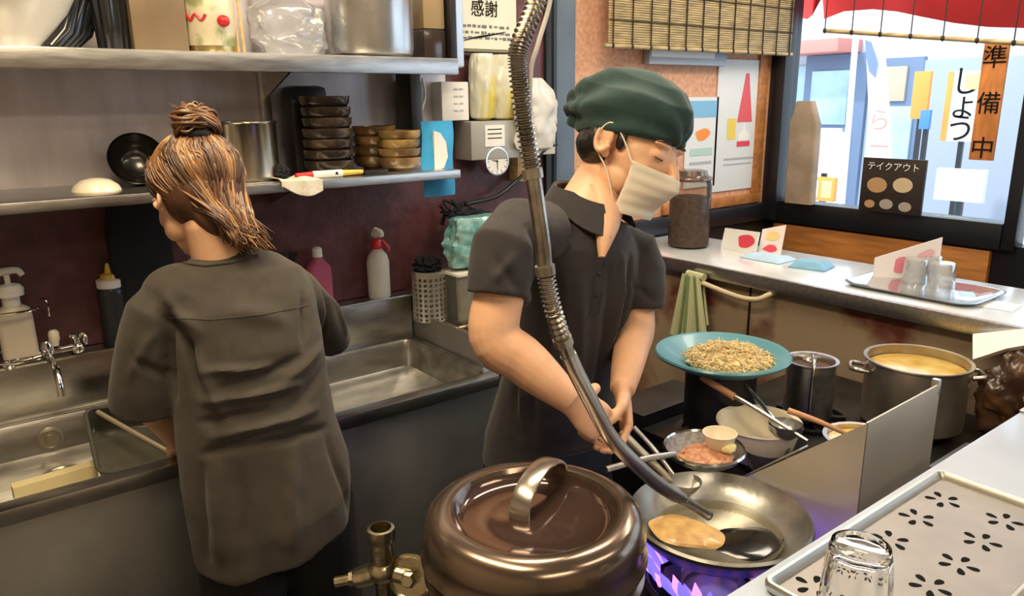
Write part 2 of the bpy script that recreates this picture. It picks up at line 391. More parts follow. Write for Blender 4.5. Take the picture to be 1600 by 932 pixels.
# rim as a frame of bars round two basins
m = MB(o); BX = [(-.62, .52), (.60, 1.165)]; B0, B1 = SY + .045, YW - .035
m.bx(-.75, 1.19, SY, B0, .765, .80, .006); m.bx(-.75, 1.19, B1, YW - .012, .775, .80, .003)
for a, b in ((-.75, -.62), (.52, .60), (1.165, 1.19)): m.bx(a, b, B0, B1, .775, .80, .003)
m.build('rim', steel_sink, sk)
for a, b in BX: basin(a, b, B0, B1, .80, .69).build('basin', steel_sink, sk, fix=False)
m = MB(o); m.bx(-.75, 1.19, YW - .02, YW - .002, .78, .957, .004); m.build('splashback', steel_sink, sk)
m = MB(o); m.bx(-.75, 1.19, SY + .012, SY + .03, .25, .768, .003); m.build('front_apron', steel_dark, sk)
m = MB(o); m.bx(1.165, 1.19, SY + .02, YW - .02, .25, .775, .003); m.build('side_panel', steel_dark, sk)
for x in (-.7, .56, 1.15):
    for y in (SY + .05, YW - .06):
        m = MB(o); m.lathe((x, y, 0), [(.019, 0), (.019, .30)], 16); m.build('leg', steel_dark, sk)
dr = MB(o); c = (.13, 1.98, .688)
dr.lathe(c, [(.052, 0), (.052, .006), (.044, .007), (.040, .003), (.0, .003)], 32)
for k in range(8):
    a = k * PI / 4; dr.box((c[0] + .026 * math.cos(a), c[1] + .026 * math.sin(a), c[2] + .004), (.014, .005, .003), a)
dr.build('drain', steel_grimy, sk)
# the round overflow on the back face of the left basin
m = MB(o); Rx = Matrix.Rotation(PI / 2, 4, 'X'); c = (.125, B1 - .010, .745)
m.lathe(c, [(.030, 0), (.030, .006), (.024, .008), (.022, .003), (.012, .003), (.010, .008), (0, .008)], 28, M=Rx)
m.build('overflow', steel_grimy, sk)
# --- green bin and pale box under the sink
gb = MB((.33, 1.83, 0)); gb.lathe((.33, 1.83, 0), [(.11, 0), (.14, .235), (.15, .245), (.14, .25), (.128, .235), (.10, .01)], 32, closed=True)
tag(gb.build('waste_bin', mat('bin green', (.02, .10, .07), .5)), 'dark green plastic bin under the sink', 'bin')
# --- wall shelves
def shelf(name, z, y0, x1, lip, label):
    t = thing(name, (.3, YW, z), label, 'shelf'); oo = (.3, YW, z)
    m = MB(oo); m.bx(-.9, x1, y0 + .004, YW - .006, z - .008, z, .001); m.build('shelf_board', steel, t)
    m = MB(oo); m.bx(-.9, x1, y0, y0 + .012, z - lip, z, .003); m.bx(-.9, x1, y0 + .012, y0 + .02, z - lip, z - lip + .006); m.build('front_lip', steel, t)
    return t, oo
ZU = 1.668; ZL = 1.366
su, ou = shelf('upper_shelf', ZU, 1.80, 1.19, .042, 'upper stainless wall shelf carrying the bowl, tins and steel tub')
sl, ol = shelf('lower_shelf', ZL, 1.82, 1.20, .024, 'lower stainless wall shelf carrying the stacked black and brown bowls')
for x in (-.25, .76):
    m = MB(ou); m.bx(x - .014, x + .014, YW - .03, YW - .006, 1.34, 2.1, .002); m.build('bracket_post', steel, su)
    m = MB(ou); m.poly([(x - .003, YW - .03, ZU - .01), (x - .003, 1.84, ZU - .01), (x - .003, YW - .03, ZU - .10)], (.006, 0, 0)); m.build('bracket', steel, su)
    m = MB(ol); m.poly([(x - .003, YW - .004, ZL - .01), (x - .003, 1.86, ZL - .01), (x - .003, YW - .004, ZL - .09)], (.006, 0, 0)); m.build('bracket', steel, sl)
m = MB(ou); m.bx(1.165, 1.20, YW - .12, YW - .03, 1.39, ZU, .002); m.build('bracket_post', black_pl, su)
# upright duct-like pale steel post at the end of the upper shelf
pp = MB((1.305, 2.05, 1.62)); pp.bx(1.262, 1.345, 2.0, YW - .004, 1.655, 2.3, .008)
tag(pp.build('steel_upright', mat('pale satin steel', (.62, .66, .70), .3, .7, var=.08)), 'pale satin steel upright at the right end of the upper shelf', 'post')
# --- far bar
fb = thing('bar_counter', (2.28, .7, 0), 'far stainless-topped bar with a stained rust brown front', 'counter'); o = (2.28, .7, 0)
m = MB(o); m.bx(2.075, 2.50, .47, 2.10, .97, 1.0, .003); m.build('bar_top', bartop, fb)
m = MB(o); m.bx(2.058, 2.075, .47, 2.10, .955, 1.0, .004); m.build('edge_band', steel, fb)
m = MB(o); m.bx(2.10, 2.14, .47, 2.10, .0, .97); m.build('front_panel', rust, fb)
m = MB(o); m.bx(2.095, 2.10, 1.452, 1.458, .55, .95); m.build('panel_seam', iron, fb)
# --- near counter with the tray
nc = thing('serving_counter', (1.0, .1, 0), 'white serving counter with painted bluish window reflection in the near right corner beside the tray', 'counter'); o = (1.0, .1, 0)
m = MB(o); m.bx(.62, 2.50, .0, .464, .955, .985, .004); m.build('counter_top', counter_w, nc)
m = MB(o); m.bx(.64, 2.48, .02, .445, 0, .955); m.build('counter_base', steel_dark, nc)
m = MB(o); m.bx(1.52, 2.50, .43, .464, .9852, .990, .001); m.build('edge_strip', steel, nc)
# --- stove bench for pots and the wok burner cabinet
st = thing('stove_bench', (1.6, .9, 0), 'low black stove bench under the stock pots and sieve', 'stove'); o = (1.6, .9, 0)
m = MB(o); m.bx(1.17, 1.34, .50, .98, .0, .72, .004).bx(1.341, 2.08, .50, 1.22, .0, .72, .006); m.build('body', iron, st)
m = MB(o); m.bx(1.165, 1.34, .495, .985, .72, .735, .003).bx(1.34, 2.085, .495, 1.225, .72, .735, .003); m.build('top_plate', iron, st)
for x, y in ((1.86, .82), (1.72, .99), (1.46, 1.08)):
    m = MB(o)
    m.lathe((x, y, .735), [(.10, 0), (.105, .012), (.09, .012), (.088, 0)], 32, closed=True)
    for k in range(4): m.box((x, y, .742), (.20, .012, .012), k * PI / 4)
    m.build('grate', iron, st)
m = MB(o); m.bx(1.35, 1.62, 1.23, 1.36, 0, .765, .004); m.build('side_rack', iron, st)
m = MB(o); m.tube([(1.36, 1.37, .70), (1.60, 1.37, .70)], .006); m.build('front_rail', steel_grimy, st)
bc = thing('wok_burner', (.95, .72, 0), 'black gas burner stand with lit ring under the wok', 'burner'); o = (.95, .72, 0); WC = Vector((.985, .715, .857))
m = MB(o); m.bx(.40, 1.13, .49, .93, 0, .69, .005); m.build('cabinet', iron, bc)
m = MB(o); m.lathe((WC.x, WC.y, .69), [(.128, 0), (.128, .038), (.122, .044), (.116, .038), (.116, .0)], 48, closed=True); m.build('wind_ring', iron, bc)
m = MB(o); m.lathe((WC.x, WC.y, .69), [(.085, 0), (.088, .03), (.06, .034), (.055, .02), (0, .02)], 40); m.build('burner_head', steel_grimy, bc)
for k in range(5):
    a = k * 2 * PI / 5 + .5; m = MB(o); m.box((WC.x + .105 * math.cos(a), WC.y + .105 * math.sin(a), .765), (.04, .01, .066), a, .002); m.build('pan_support', iron, bc)
# --- flames
fl = thing('gas_flame', (WC.x, WC.y, .72), 'ring of blue and violet gas flames under the wok', 'flame'); o = (WC.x, WC.y, .72)
mb1 = MB(o); mb2 = MB(o)
for k in range(64):
    a = k * 2 * PI / 64 + random.uniform(-.03, .03); r0 = .092; h = random.uniform(.045, .075)
    p0 = Vector((WC.x + r0 * math.cos(a), WC.y + r0 * math.sin(a), .728)); p1 = Vector((WC.x + (r0 + .028) * math.cos(a), WC.y + (r0 + .028) * math.sin(a), .728 + h * .6)); p2 = Vector((WC.x + (r0 + .042) * math.cos(a), WC.y + (r0 + .042) * math.sin(a), .728 + h))
    (mb2 if k % 3 == 0 else mb1).tube([p0, p1, p2], [.004, .0085, .001], 8, 4)
mb1.build('flame_body', flame_b, fl); mb2.build('flame_tip', flame_p, fl)
fl_l = bpy.data.lights.new('flame_light', 'POINT'); fl_l.energy = .12; fl_l.color = (.35, .3, 1); fl_l.shadow_soft_size = .06
flo = bpy.data.objects.new('flame_light', fl_l); C.objects.link(flo); flo.location = (WC.x, WC.y, .735)

# ================================================================ WOK STATION
wk = thing('wok', (WC.x, WC.y, .76), 'round steel wok over the gas flame with water in it', 'wok'); o = tuple(wk.location)
RW = .150
prof_in = [(RW - .0, .0), (.142, -.016), (.125, -.034), (.10, -.051), (.07, -.064), (.035, -.071), (0, -.073)]
m = MB(o); m.lathe(WC, [(RW + .004, -.001), (RW, .003)] + [(r, z + .003) for r, z in prof_in[1:]], 72); 
m.build('inner_face', wok_in, wk)
m = MB(o); m.lathe(WC, [(RW + .004, -.001), (RW + .005, -.006), (.143, -.022), (.127, -.040), (.10, -.056), (.07, -.069), (.035, -.075), (0, -.077)], 72); m.build('outer_face', iron, wk)
h0 = A(1042, 744, z=WC.z - .004); h0 = WC + (h0 - WC).normalized() * (RW - .004) + Vector((0, 0, -.004)); h1 = A(984, 690, y=.925)
m = MB(o); m.tube([h0, h0.lerp(h1, .35), h1, h1 + (h1 - h0) * .25], [.007, .0085, .0105], 12, 6)
m.build('handle', steel_grimy, wk)
m = MB((WC.x, WC.y, WC.z - .05)); m.lathe(WC, [(0, -.034), (.1085, -.034), (.10, -.048), (.07, -.0615), (.035, -.0685), (0, -.0705)], 64)
tag(m.build('pan_water', water), 'shallow cooking water lying in the bottom of the wok', 'water')
# low rounded shapes in the wok: a dark oval, and golden batter
def puddle(name, c, rx, ry, rot, material, label, cat, h=.006, seed=0):
    m = MB(c); P = []; rr = random.Random(seed)
    ph = [rr.uniform(0, 6) for _ in range(4)]
    def ring(s, z):
        out = []
        for k in range(48):
            a = k * 2 * PI / 48; q = 1 + .05 * math.sin(3 * a + ph[0]) + .04 * math.sin(5 * a + ph[1])
            x, y = rx * s * q * math.cos(a), ry * s * q * math.sin(a)
            out.append((c[0] + x * math.cos(rot) - y * math.sin(rot), c[1] + x * math.sin(rot) + y * math.cos(rot), c[2] + z))
        return out
    m.rings([ring(.55, -h * .8), ring(.9, -h * .3), ring(1, 0), ring(.93, h * .5), ring(.6, h * .8), ring(.1, h)])
    return tag(m.build(name, material), label, cat)
q = A(1166, 846, z=WC.z - .030); puddle('dark_oval', (q.x, q.y, WC.z - .0325), .060, .048, -.3, mat('dark gloss', (.006, .006, .006), .12), 'glossy dark oval shape in the front of the wok', 'oil', .003, 1)
q = A(1072, 826, z=WC.z - .024); puddle('golden_blotch', (q.x, q.y, WC.z - .0315), .046, .068, .35, blotch, 'golden brown blotch lying at the left side of the wok', 'food', .007, 2)
# --- ladle held by the man over the wok
ld = thing('ladle', (.93, .80, .88), 'steel ladle the man dips into the wok', 'ladle'); o = (.93, .80, .88)
L0 = A(990, 668, y=.940); L1 = A(1052, 742, z=WC.z + .002)
m = MB(o); m.tube([L0, L0.lerp(L1, .5) + Vector((0, 0, .004)), L1], .0048, 10, 6); m.build('handle', steel, ld)
hx_ = (L1 - L0).normalized(); hx_ = Vector((hx_.x, hx_.y, 0)).normalized()
m = MB(o); m.lathe(L1 + hx_ * .026 + Vector((0, 0, -.016)), [(.030, .012), (.028, .004), (.020, -.008), (.010, -.014), (0, -.015), (0, -.013), (.009, -.012), (.018, -.006), (.026, .005)], 28); m.build('bowl', steel, ld)
# --- wind guard
gd = thing('spatter_guard', (1.2, .54, .735), 'folded stainless spatter guard standing between the wok and the stock pots', 'guard'); o = tuple(gd.location)
gx = 1.142; GA = A(1140, 757, x=gx); GB = A(1355, 662, x=gx); gy = GB.y; GC = A(1470, 600, y=gy); GF = A(1250, 704, x=gx)
m = MB(o); m.poly([GA, (gx, gy, .737), (gx, gy, GB.z)], (.003, 0, 0)); m.build('side_flap', guard_m, gd)
m = MB(o); m.poly([(gx + .001, gy, .737), (GC.x, gy, .737), GC, (gx + .001, gy, GB.z)], (0, .003, 0)); m.build('front_sheet', guard_m, gd)
m = MB(o); m.poly([GA, GF, GF + Vector((.026, 0, 0)), GA + Vector((.022, 0, 0))], (0, .002, .002)); m.build('top_flange', alu_rim, gd)
m = MB(o); m.box(GC + Vector((-.004, .006, -.006)), (.012, .014, .03), bev=.003); m.build('corner_clip', alu_rim, gd)
# --- flexible hose hanging over the wok
pts = [(842, -60, .72), (838, 0, .72), (812, 70, .72), (810, 110, .72), (818, 180, .72), (829, 250, .72), (838, 310, .715), (848, 380, .71), (853, 430, .71), (866, 490, .70), (890, 560, .70), (922, 625, .70), (952, 680, .70), (985, 718, .695), (1030, 758, .69), (1072, 784, .685), (1105, 805, .68)]
HP = [A(x, y, y=d) for x, y, d in pts]; HS = spline(HP, 10)
hs = thing('flexible_water_hose', HP[-1], 'flexible metal hose hanging down over the man to the wok', 'hose'); o = tuple(HP[-1])
up_a = HP[0] + Vector((0.0, 0, .28)); 
# radius varies: corrugated in places, smooth sleeve elsewhere
fine = spline(HP, 34); n = len(fine); rad = []
for i in range(n):
    f = i / (n - 1); r = .0098
    corr = (f < .335) or (.49 < f < .60)
    if corr: r += .0021 * (1 if (i // 2) % 2 else -.6)
    if f > .93: r = .0085
    rad.append(r)
m = MB(o)
def var_tube(m, P, rad, seg=14):
    t = (P[1] - P[0]).normalized(); u = t.orthogonal().normalized(); R = []
    for i, p in enumerate(P):
        t2 = (P[min(i + 1, len(P) - 1)] - P[max(i - 1, 0)]).normalized(); u = (u - t2 * t2.dot(u)).normalized(); v = t2.cross(u)
        R.append([p + (u * math.cos(2 * PI * k / seg) + v * math.sin(2 * PI * k / seg)) * rad[i] for k in range(seg)])
    m.rings(R)
var_tube(m, fine, rad); m.build('corrugated_pipe', mat('grey hose metal', (.40, .37, .33), .28, 1, var=.3, vs=30), hs, ang=60)
m = MB(o); m.tube([HP[0] + Vector((0, 0, (CEIL - HP[0].z))), HP[0] + Vector((0, 0, .3)), HP[0]], .010, 12, 6); m.build('riser', steel_grimy, hs)
k0 = int(n * .60); m = MB(o); m.tube([fine[k] for k in range(int(n * .62), int(n * .92), 4)], .0112, 14)
m.build('smooth_sleeve', mat('satin hose sleeve', (.52, .49, .44), .3, 1, var=.12), hs)
d = (HP[-1] - HP[-2]).normalized(); m = MB(o); m.tube([HP[-1] - d * .005, HP[-1] + d * .004], .0082, 14); m.build('outlet', iron, hs)
m = MB(o); off = RGT * .016
m.tube([up_a + off * .8, HP[0] + off * .9, HP[1] + off, HP[2] + off * 1.3, HP[3] + off * .9, HP[4] + off * .5], .0028, 8, 6); m.build('thin_cable', white_pl, hs)
for f in (.335, .49, .60):
    k = int(n * f); dd = (fine[k + 1] - fine[k]).normalized(); m = MB(o); m.tube([fine[k] - dd * .006, fine[k] + dd * .006], .0128, 14); m.build('clamp', steel_grimy, hs)
# --- big lidded pot
LP = Vector((.590, .735, 0)); lp = thing('lidded_pot', (LP.x, LP.y, .69), 'large round brown metal pot with a domed lid and strap handle', 'pot'); o = tuple(lp.location)
m = MB(o); m.lathe((LP.x, LP.y, .69), [(.140, 0), (.150, .012), (.150, .20), (.154, .205), (.156, .222), (.150, .226), (.150, .245), (.154, .25)], 80); m.build('pot_body', lidm, lp)
m = MB(o); m.lathe((LP.x, LP.y, .0), [(.150, .932), (.157, .934), (.1595, .941), (.157, .948), (.1545, .952), (.156, .968), (.1535, .984), (.148, .997), (.138, 1.004), (.124, 1.007), (.116, 1.005), (.112, .999)], 96); m.build('lid', lidm, lp)
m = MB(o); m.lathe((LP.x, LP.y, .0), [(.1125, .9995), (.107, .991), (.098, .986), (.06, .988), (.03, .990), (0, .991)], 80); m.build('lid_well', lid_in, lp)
a0 = A(811, 812, z=.990); a1 = A(873, 742, z=.990); ax = (a1 - a0).normalized(); cr = ax.cross(Vector((0, 0, 1))); mid = (a0 + a1) / 2; hl = (a1 - a0).length / 2
R = []
for k in range(25):
    a = PI * k / 24; c_ = mid - ax * hl * math.cos(a) + Vector((0, 0, .046 * math.sin(a) ** .8)); nrm = (-ax * math.cos(a) + Vector((0, 0, 1)) * math.sin(a)).normalized()
    wv = .0150
    R.append([c_ + cr * wv + nrm * .001, c_ + cr * wv * .6 + nrm * .003, c_ - cr * wv * .6 + nrm * .003, c_ - cr * wv + nrm * .001, c_ - cr * wv - nrm * .003, c_ + cr * wv - nrm * .003])
m = MB(o); m.rings(R); m.build('strap_handle', mat('strap steel', (.42, .38, .33), .25, .9), lp, ang=50)
# --- brass gas cock
gv = thing('gas_valve', (.45, .92, .69), 'tarnished brass gas cock with an open upright pipe end', 'valve'); c = A(595, 828, z=.90); o = tuple(gv.location)
M = MB(o); b = Vector((c.x, c.y, 0)); gv.location = (c.x, c.y, .69); M = MB((c.x, c.y, .69)); o = (c.x, c.y, .69)
M.lathe((c.x, c.y, 0), [(.0185, .840), (.017, .862), (.0165, .878), (.021, .882), (.0225, .893), (.0215, .903), (.0165, .904), (.0155, .895), (.0155, .85)], 32); M.build('pipe_end', brass, gv)
M = MB(o); M.ellip((c.x, c.y, .828), (.025, .025, .024)); r_ = Vector((RGT.x, RGT.y, 0)).normalized(); f_ = Vector((-r_.y, r_.x, 0))
M.tube([b + Vector((0, 0, .826)), b - r_ * .035 + Vector((0, 0, .815)), b - r_ * .046 + Vector((0, 0, .812))], [.019, .017, .016], 20)
solid(M, .002, 3); M.build('valve_body', brass, gv)
M = MB(o); M.tube([b - r_ * .040 + Vector((0, 0, .813)), b - r_ * .055 - Vector((0, 0, -.812))], .0125, 6); M.tube([b - r_ * .050 + Vector((0, 0, .812)), b - r_ * .078 + Vector((0, 0, .806))], .0085, 14); M.build('spigot', brass, gv)
M = MB(o); M.lathe((c.x, c.y, .69), [(.014, 0), (.014, .13)], 20); M.build('supply_pipe', brass, gv)
M = MB(o); q = b + r_ * .045 - f_ * .01 + Vector((0, 0, .82)); ax_ = (-f_ * .9 - r_ * .25 + Vector((0, 0, .22))).normalized()
X = ax_.to_track_quat('Z', 'Y').to_matrix().to_4x4()
M.lathe(q, [(.0, -.006), (.034, -.006), (.039, 0), (.039, .004), (.036, .005), (.032, .001), (.014, .0), (.0, .0)], 40, M=X)
M.build('flange', brass, gv); M = MB(o); M.lathe(q, [(.0145, 0), (.0145, .012), (.010, .016), (0, .016)], 6, M=X); M.tube([b + Vector((0, 0, .826)), q], .014, 16); M.build('hex_nut', brass, gv)
# ================================================================ RIGHT SIDE: TRAY, GLASS, POTS
# --- perforated tray
tr = thing('drip_tray', (.92, .35, .985), 'shallow aluminium tray with flower-shaped holes on the near counter', 'tray'); o = tuple(tr.location)
TX0, TX1, TY0, TY1, TZ = .700, 1.150, .245, .444, 1.0
def rrect(x0, x1, y0, y1, r, z, k=6):
    P = []
    for cx_, cy_, a0 in ((x1 - r, y1 - r, 0), (x0 + r, y1 - r, 90), (x0 + r, y0 + r, 180), (x1 - r, y0 + r, 270)):
        for i in range(k): a = math.radians(a0 + i * 90 / (k - 1)); P.append((cx_ + r * math.cos(a), cy_ + r * math.sin(a), z))
    return P
m = MB(o)
def rr(i, z, r=.012): return rrect(TX0 + i, TX1 - i, TY0 + i, TY1 - i, max(r - i * .4, .004), z)
m.rings([rr(.004, .986), rr(.0, .992), rr(0, TZ - .002), rr(.002, TZ + .001), rr(.006, TZ + .001), rr(.009, TZ - .003), rr(.012, .990), rr(.012, .987)], True, True, True)
m.build('pan', alu_rim, tr)
m = MB(o); m.bx(TX0 + .012, TX1 - .012, TY0 + .012, TY1 - .012, .9885, .9905); m.build('perforated_plate', alu, tr)
# the holes: dark flat petals laid on the plate stand for the shade inside
def petal(m, cx_, cy_, a):
    P = []
    for k in range(14):
        t = k / 14 * 2 * PI; L = .0150 * (.5 - .5 * math.cos(t)) + .0085; wv = .0042 * math.sin(t) * (1 - .35 * math.cos(t))
        x, y = L, wv; P.append((cx_ + x * math.cos(a) - y * math.sin(a), cy_ + x * math.sin(a) + y * math.cos(a), .9906))
    m.poly(P, (0, 0, .00025))
for i, (fx, fy) in enumerate(((.750, .405), (.832, .402), (.916, .398), (.998, .402), (1.075, .402), (.785, .322), (.857, .321), (.929, .320), (1.005, .324), (1.081, .326))):
    m = MB(o)
    for k in range(5): petal(m, fx, fy, k * 2 * PI / 5 + .35 + .12 * i)
    m.build('flower_hole_shade', ink, tr, smooth=False)
# --- upside-down ribbed tumbler on the tray
gx, gy = .727, .345
tg = MB((gx, gy, .991)); seg = 60
def gring(r, z, rib=0.): return [(gx + (r + rib * math.cos(10 * 2 * PI * k / seg)) * math.cos(2 * PI * k / seg), gy + (r + rib * math.cos(10 * 2 * PI * k / seg)) * math.sin(2 * PI * k / seg), z) for k in range(seg)]
tg.rings([gring(.0375, .9915), gring(.038, .996), gring(.0365, 1.02, .0006), gring(.0345, 1.05, .001), gring(.0325, 1.070, .001), gring(.0315, 1.080), gring(.0300, 1.086), gring(.0265, 1.0865), gring(.024, 1.083), gring(.012, 1.082), gring(.001, 1.0818)], True, False, True)
tg.rings([gring(.001, 1.074), gring(.020, 1.074), gring(.027, 1.072), gring(.0290, 1.066), gring(.031, 1.05), gring(.0340, 1.02), gring(.0355, .996), gring(.0375, .9915)], True, True, False)
bmesh.ops.remove_doubles(tg.bm, verts=tg.bm.verts[:], dist=.0002)
tag(tg.build('drinking_glass', tumbler), 'upturned ribbed clear tumbler standing on the near tray', 'glass')
# --- stock pots
def pot(cx_, cy_, z0, r, h, name, label, cat='pot', material=steel_grimy, wall=.003, lip=.006):
    t = thing(name, (cx_, cy_, z0), label, cat); oo = (cx_, cy_, z0)
    m = MB(oo); m.lathe((cx_, cy_, z0), [(0, 0), (r - .008, 0), (r, .008), (r, h - .004), (r + lip, h), (r + lip, h + .003), (r - wall, h + .002), (r - wall, .008), (0, .006)], 64); m.build('pot_wall', material, t)
    return t, oo
SPc = (1.865, .80)
sp, oo = pot(*SPc, .755, .117, .165, 'stock_pot', 'tall wide stainless stock pot of yellow broth behind the guard')
for a in (2.25, 5.4):
    d = Vector((math.cos(a), math.sin(a), 0)); s = Vector((-d.y, d.x, 0)); b = Vector((*SPc, .890))
    m = MB(oo); m.tube([b + d * .116 + s * .030, b + d * .146 + s * .027 + Vector((0, 0, .004)), b + d * .152, b + d * .146 - s * .027 + Vector((0, 0, .004)), b + d * .116 - s * .030], .006, 10, 6); m.build('loop_handle', steel, sp)
d = Vector((-.80, -.6, 0)).normalized(); s = Vector((-d.y, d.x, 0)); b = Vector((*SPc, .875))
m = MB(oo)
for k in (-1, 1):
    for z in (0, -.012): m.ellip(b + d * .118 + s * .010 * k + Vector((0, 0, z)), (.006, .006, .005), seg=12)
m.build('rivet', steel_shiny, sp)
m = MB((*SPc, .895)); m.lathe((*SPc, .895), [(0, .0), (.1125, 0), (.1125, .004), (.06, .009), (0, .010)], 48)
tag(m.build('yellow_broth', broth), 'yellow broth filling the large stock pot', 'soup')
NPc = (1.70, .985)
np_, oo = pot(*NPc, .755, .060, .150, 'tall_steel_pot', 'small tall stainless pot between the sprouts and the big stock pot', material=steel)
m = MB((*NPc, .885)); m.lathe((*NPc, .885), [(0, 0), (.0565, 0), (.0565, .003), (0, .005)], 40); tag(m.build('dark_soup', coffee), 'dark soup inside the small tall steel pot', 'soup')
# ladle handle hooking over the tall pot and down in front
m = MB((*NPc, .905)); h = Vector((*NPc, .908)); l_ = thing('pot_ladle', (*NPc, .905), 'steel ladle hooked over the small tall pot', 'ladle'); oo = (*NPc, .905)
dl = Vector((-.75, -.55, 0)).normalized()
m = MB(oo); m.tube([h - dl * .045 + Vector((0, 0, -.015)), h + Vector((0, 0, .012)), h + dl * .062 + Vector((0, 0, .004)), h + dl * .068 + Vector((0, 0, -.05)), h + dl * .072 + Vector((0, 0, -.135))], [.004, .005, .005, .006, .009], 10, 6); m.build('handle', steel_shiny, l_)
m = MB(oo); m.ellip(h - dl * .045 + Vector((0, 0, -.018)), (.02, .02, .012)); m.build('ladle_cup', steel, l_)
# --- basket of bean sprouts resting on a black pot
BC = Vector((1.452, 1.075, 0))
bp, oo = pot(BC.x, BC.y, .765, .085, .150, 'black_pot', 'black pot underneath the teal sieve of sprouts', material=iron)
sv = thing('sieve_basket', (BC.x, BC.y, .918), 'round teal plastic sieve heaped with bean sprouts', 'basket'); oo = (BC.x, BC.y, .918)
m = MB(oo); m.lathe((BC.x, BC.y, .918), [(0, 0), (.085, 0), (.115, .010), (.146, .030), (.158, .033), (.161, .038), (.158, .042), (.146, .040), (.112, .018), (.085, .008), (0, .008)], 72); m.build('basket_dish', tealb, sv)
m = MB((BC.x + .012, BC.y - .012, .93)); bx_, by_ = BC.x + .012, BC.y - .012
def noiseblob(m, c, rx, ry, rz, amp, sc, seed, seg=40, zmin=None):
    t = bmesh.new(); bmesh.ops.create_icosphere(t, subdivisions=5, radius=1)
    for v in t.verts:
        n_ = noise.noise(v.co * sc + Vector((seed, seed, 0))); n2 = noise.noise(v.co * sc * 3 + Vector((0, seed, seed)))
        v.co *= 1 + amp * n_ + amp * .4 * n2
        v.co = Vector((v.co.x * rx, v.co.y * ry, v.co.z * rz)) + Vector(c)
        if zmin is not None and v.co.z < zmin: v.co.z = zmin
        v.co -= m.o
    m.merge(t); return m
noiseblob(m, (bx_, by_, .935), .098, .098, .030, .10, 3, 3)
for i in range(520):
    a = random.uniform(0, 2 * PI); q = math.sqrt(random.random()) * .1; x, y = bx_ + q * math.cos(a), by_ + q * math.sin(a)
    z = .938 + .028 * max(0, 1 - (q / .105) ** 2) + random.uniform(0, .006); d = Vector((random.uniform(-1, 1), random.uniform(-1, 1), random.uniform(-.25, .35))).normalized() * random.uniform(.012, .022)
    p = Vector((x, y, z)); m.tube([p - d, p + Vector((0, 0, random.uniform(0, .004))), p + d], [.0011, .0016, .001], 5)
tag(m.build('bean_sprouts', sprout), 'heap of pale bean sprouts in the teal sieve', 'bean sprouts', kind='stuff')
# --- cream colander bowl with spoons and sieves in it
CB = Vector((1.385, .915, .76))
cb = thing('cream_bowl', CB, 'cream bowl holding ladles below the teal sieve', 'bowl')
m = MB(CB); m.lathe(CB, [(0, .0), (.05, 0), (.055, .004), (.078, .04), (.090, .085), (.094, .088), (.093, .092), (.086, .088), (.074, .044), (.05, .01), (0, .008)], 56); m.build('bowl_wall', cream, cb)
def utensil(name, p0, p1, label, hm, r=.005, head=None, cat='utensil', hm2=None):
    p0 = Vector(p0); p1 = Vector(p1); t = thing(name, p1, label, cat); oo = tuple(p1)
    m = MB(oo); m.tube([p0, p0.lerp(p1, .5) + Vector((0, 0, .003)), p1], [r * 1.2, r, r * .8], 10, 5); m.build('handle', hm, t)
    if hm2: m = MB(oo); m.tube([p0.lerp(p1, -.02), p0.lerp(p1, .32)], r * 1.7, 12); m.build('grip', hm2, t)
    d = (p1 - p0).normalized()
    if head == 'cup':
        m = MB(oo); m.lathe(p1 + Vector((d.x, d.y, 0)).normalized() * .03, [(.036, .012), (.034, -.004), (.02, -.018), (0, -.022), (0, -.020), (.018, -.015), (.031, -.002), (.033, .013)], 28); m.build('cup', steel, t)
    return t
utensil('long_ladle', A(1100, 592, y=1.04), A(1262, 690, z=.862), 'long-handled ladle running from under the teal sieve to the guard top', steel, .005, None, 'ladle', wood_d)
utensil('long_ladle', A(1150, 590, y=1.03), A(1215, 662, z=.865), 'shorter steel ladle lying just right of the long wood-grip ladle', steel_shiny, .006, 'cup', 'ladle')
utensil('wooden_strainer', A(1232, 642, z=.885), A(1330, 682, z=.862), 'wooden-handled noodle strainer left of the guard', wood_d, .006, None, 'strainer')
# shallow pan of liquid in front of the big pot
PP = Vector((1.50, .735, .76))
pn, oo = pot(PP.x, PP.y, .755, .075, .085, 'round_pan', 'round pan of golden stock behind the guard corner', material=steel)
m = MB((PP.x, PP.y, .828)); m.lathe((PP.x, PP.y, .828), [(0, 0), (.0715, 0), (.0715, .003), (0, .005)], 40); tag(m.build('golden_stock', broth), 'golden stock in the round pan behind the guard', 'soup')
# --- small sieve with minced meat and bowl
MS = A(1100, 700, z=.885); ms = thing('wire_strainer', MS, 'round wire strainer with meat resting on the wok edge', 'strainer'); oo = tuple(MS)
m = MB(oo); m.lathe(MS, [(.078, .004), (.081, 0), (.078, -.004), (.0755, 0)], 56, closed=True); m.build('rim', steel_shiny, ms)
m = MB(oo); m.lathe(MS, [(.0765, .0), (.070, -.014), (.05, -.028), (.02, -.034), (0, -.035), (0, -.0335), (.02, -.0325), (.049, -.0265), (.068, -.013), (.0750, .0005)], 48); m.build('mesh_bowl', mat('fine wire mesh', (.38, .36, .35), .35, .9, var=.3, vs=90, bump=.8, bs=500), ms)
hv = (A(948, 734, z=.905) - MS).normalized()
m = MB(oo); m.tube([MS + hv * .078, MS + hv * .15 + Vector((0, 0, .004)), MS + hv * .245], .0062, 10, 5); m.build('handle', steel, ms)
m = MB(tuple(MS)); mc = MS + Vector((.0, -.005, -.018)); noiseblob(m, mc, .055, .050, .015, .15, 4, 9)
for i in range(80):
    a = random.uniform(0, 2 * PI); q = random.uniform(0, .045); m.ellip(mc + Vector((q * math.cos(a), q * math.sin(a), .014 - q * .15)), (.006, .005, .004), seg=8)
tag(m.build('minced_meat', meat), 'pinkish brown minced meat in the wire strainer', 'meat', kind='stuff')
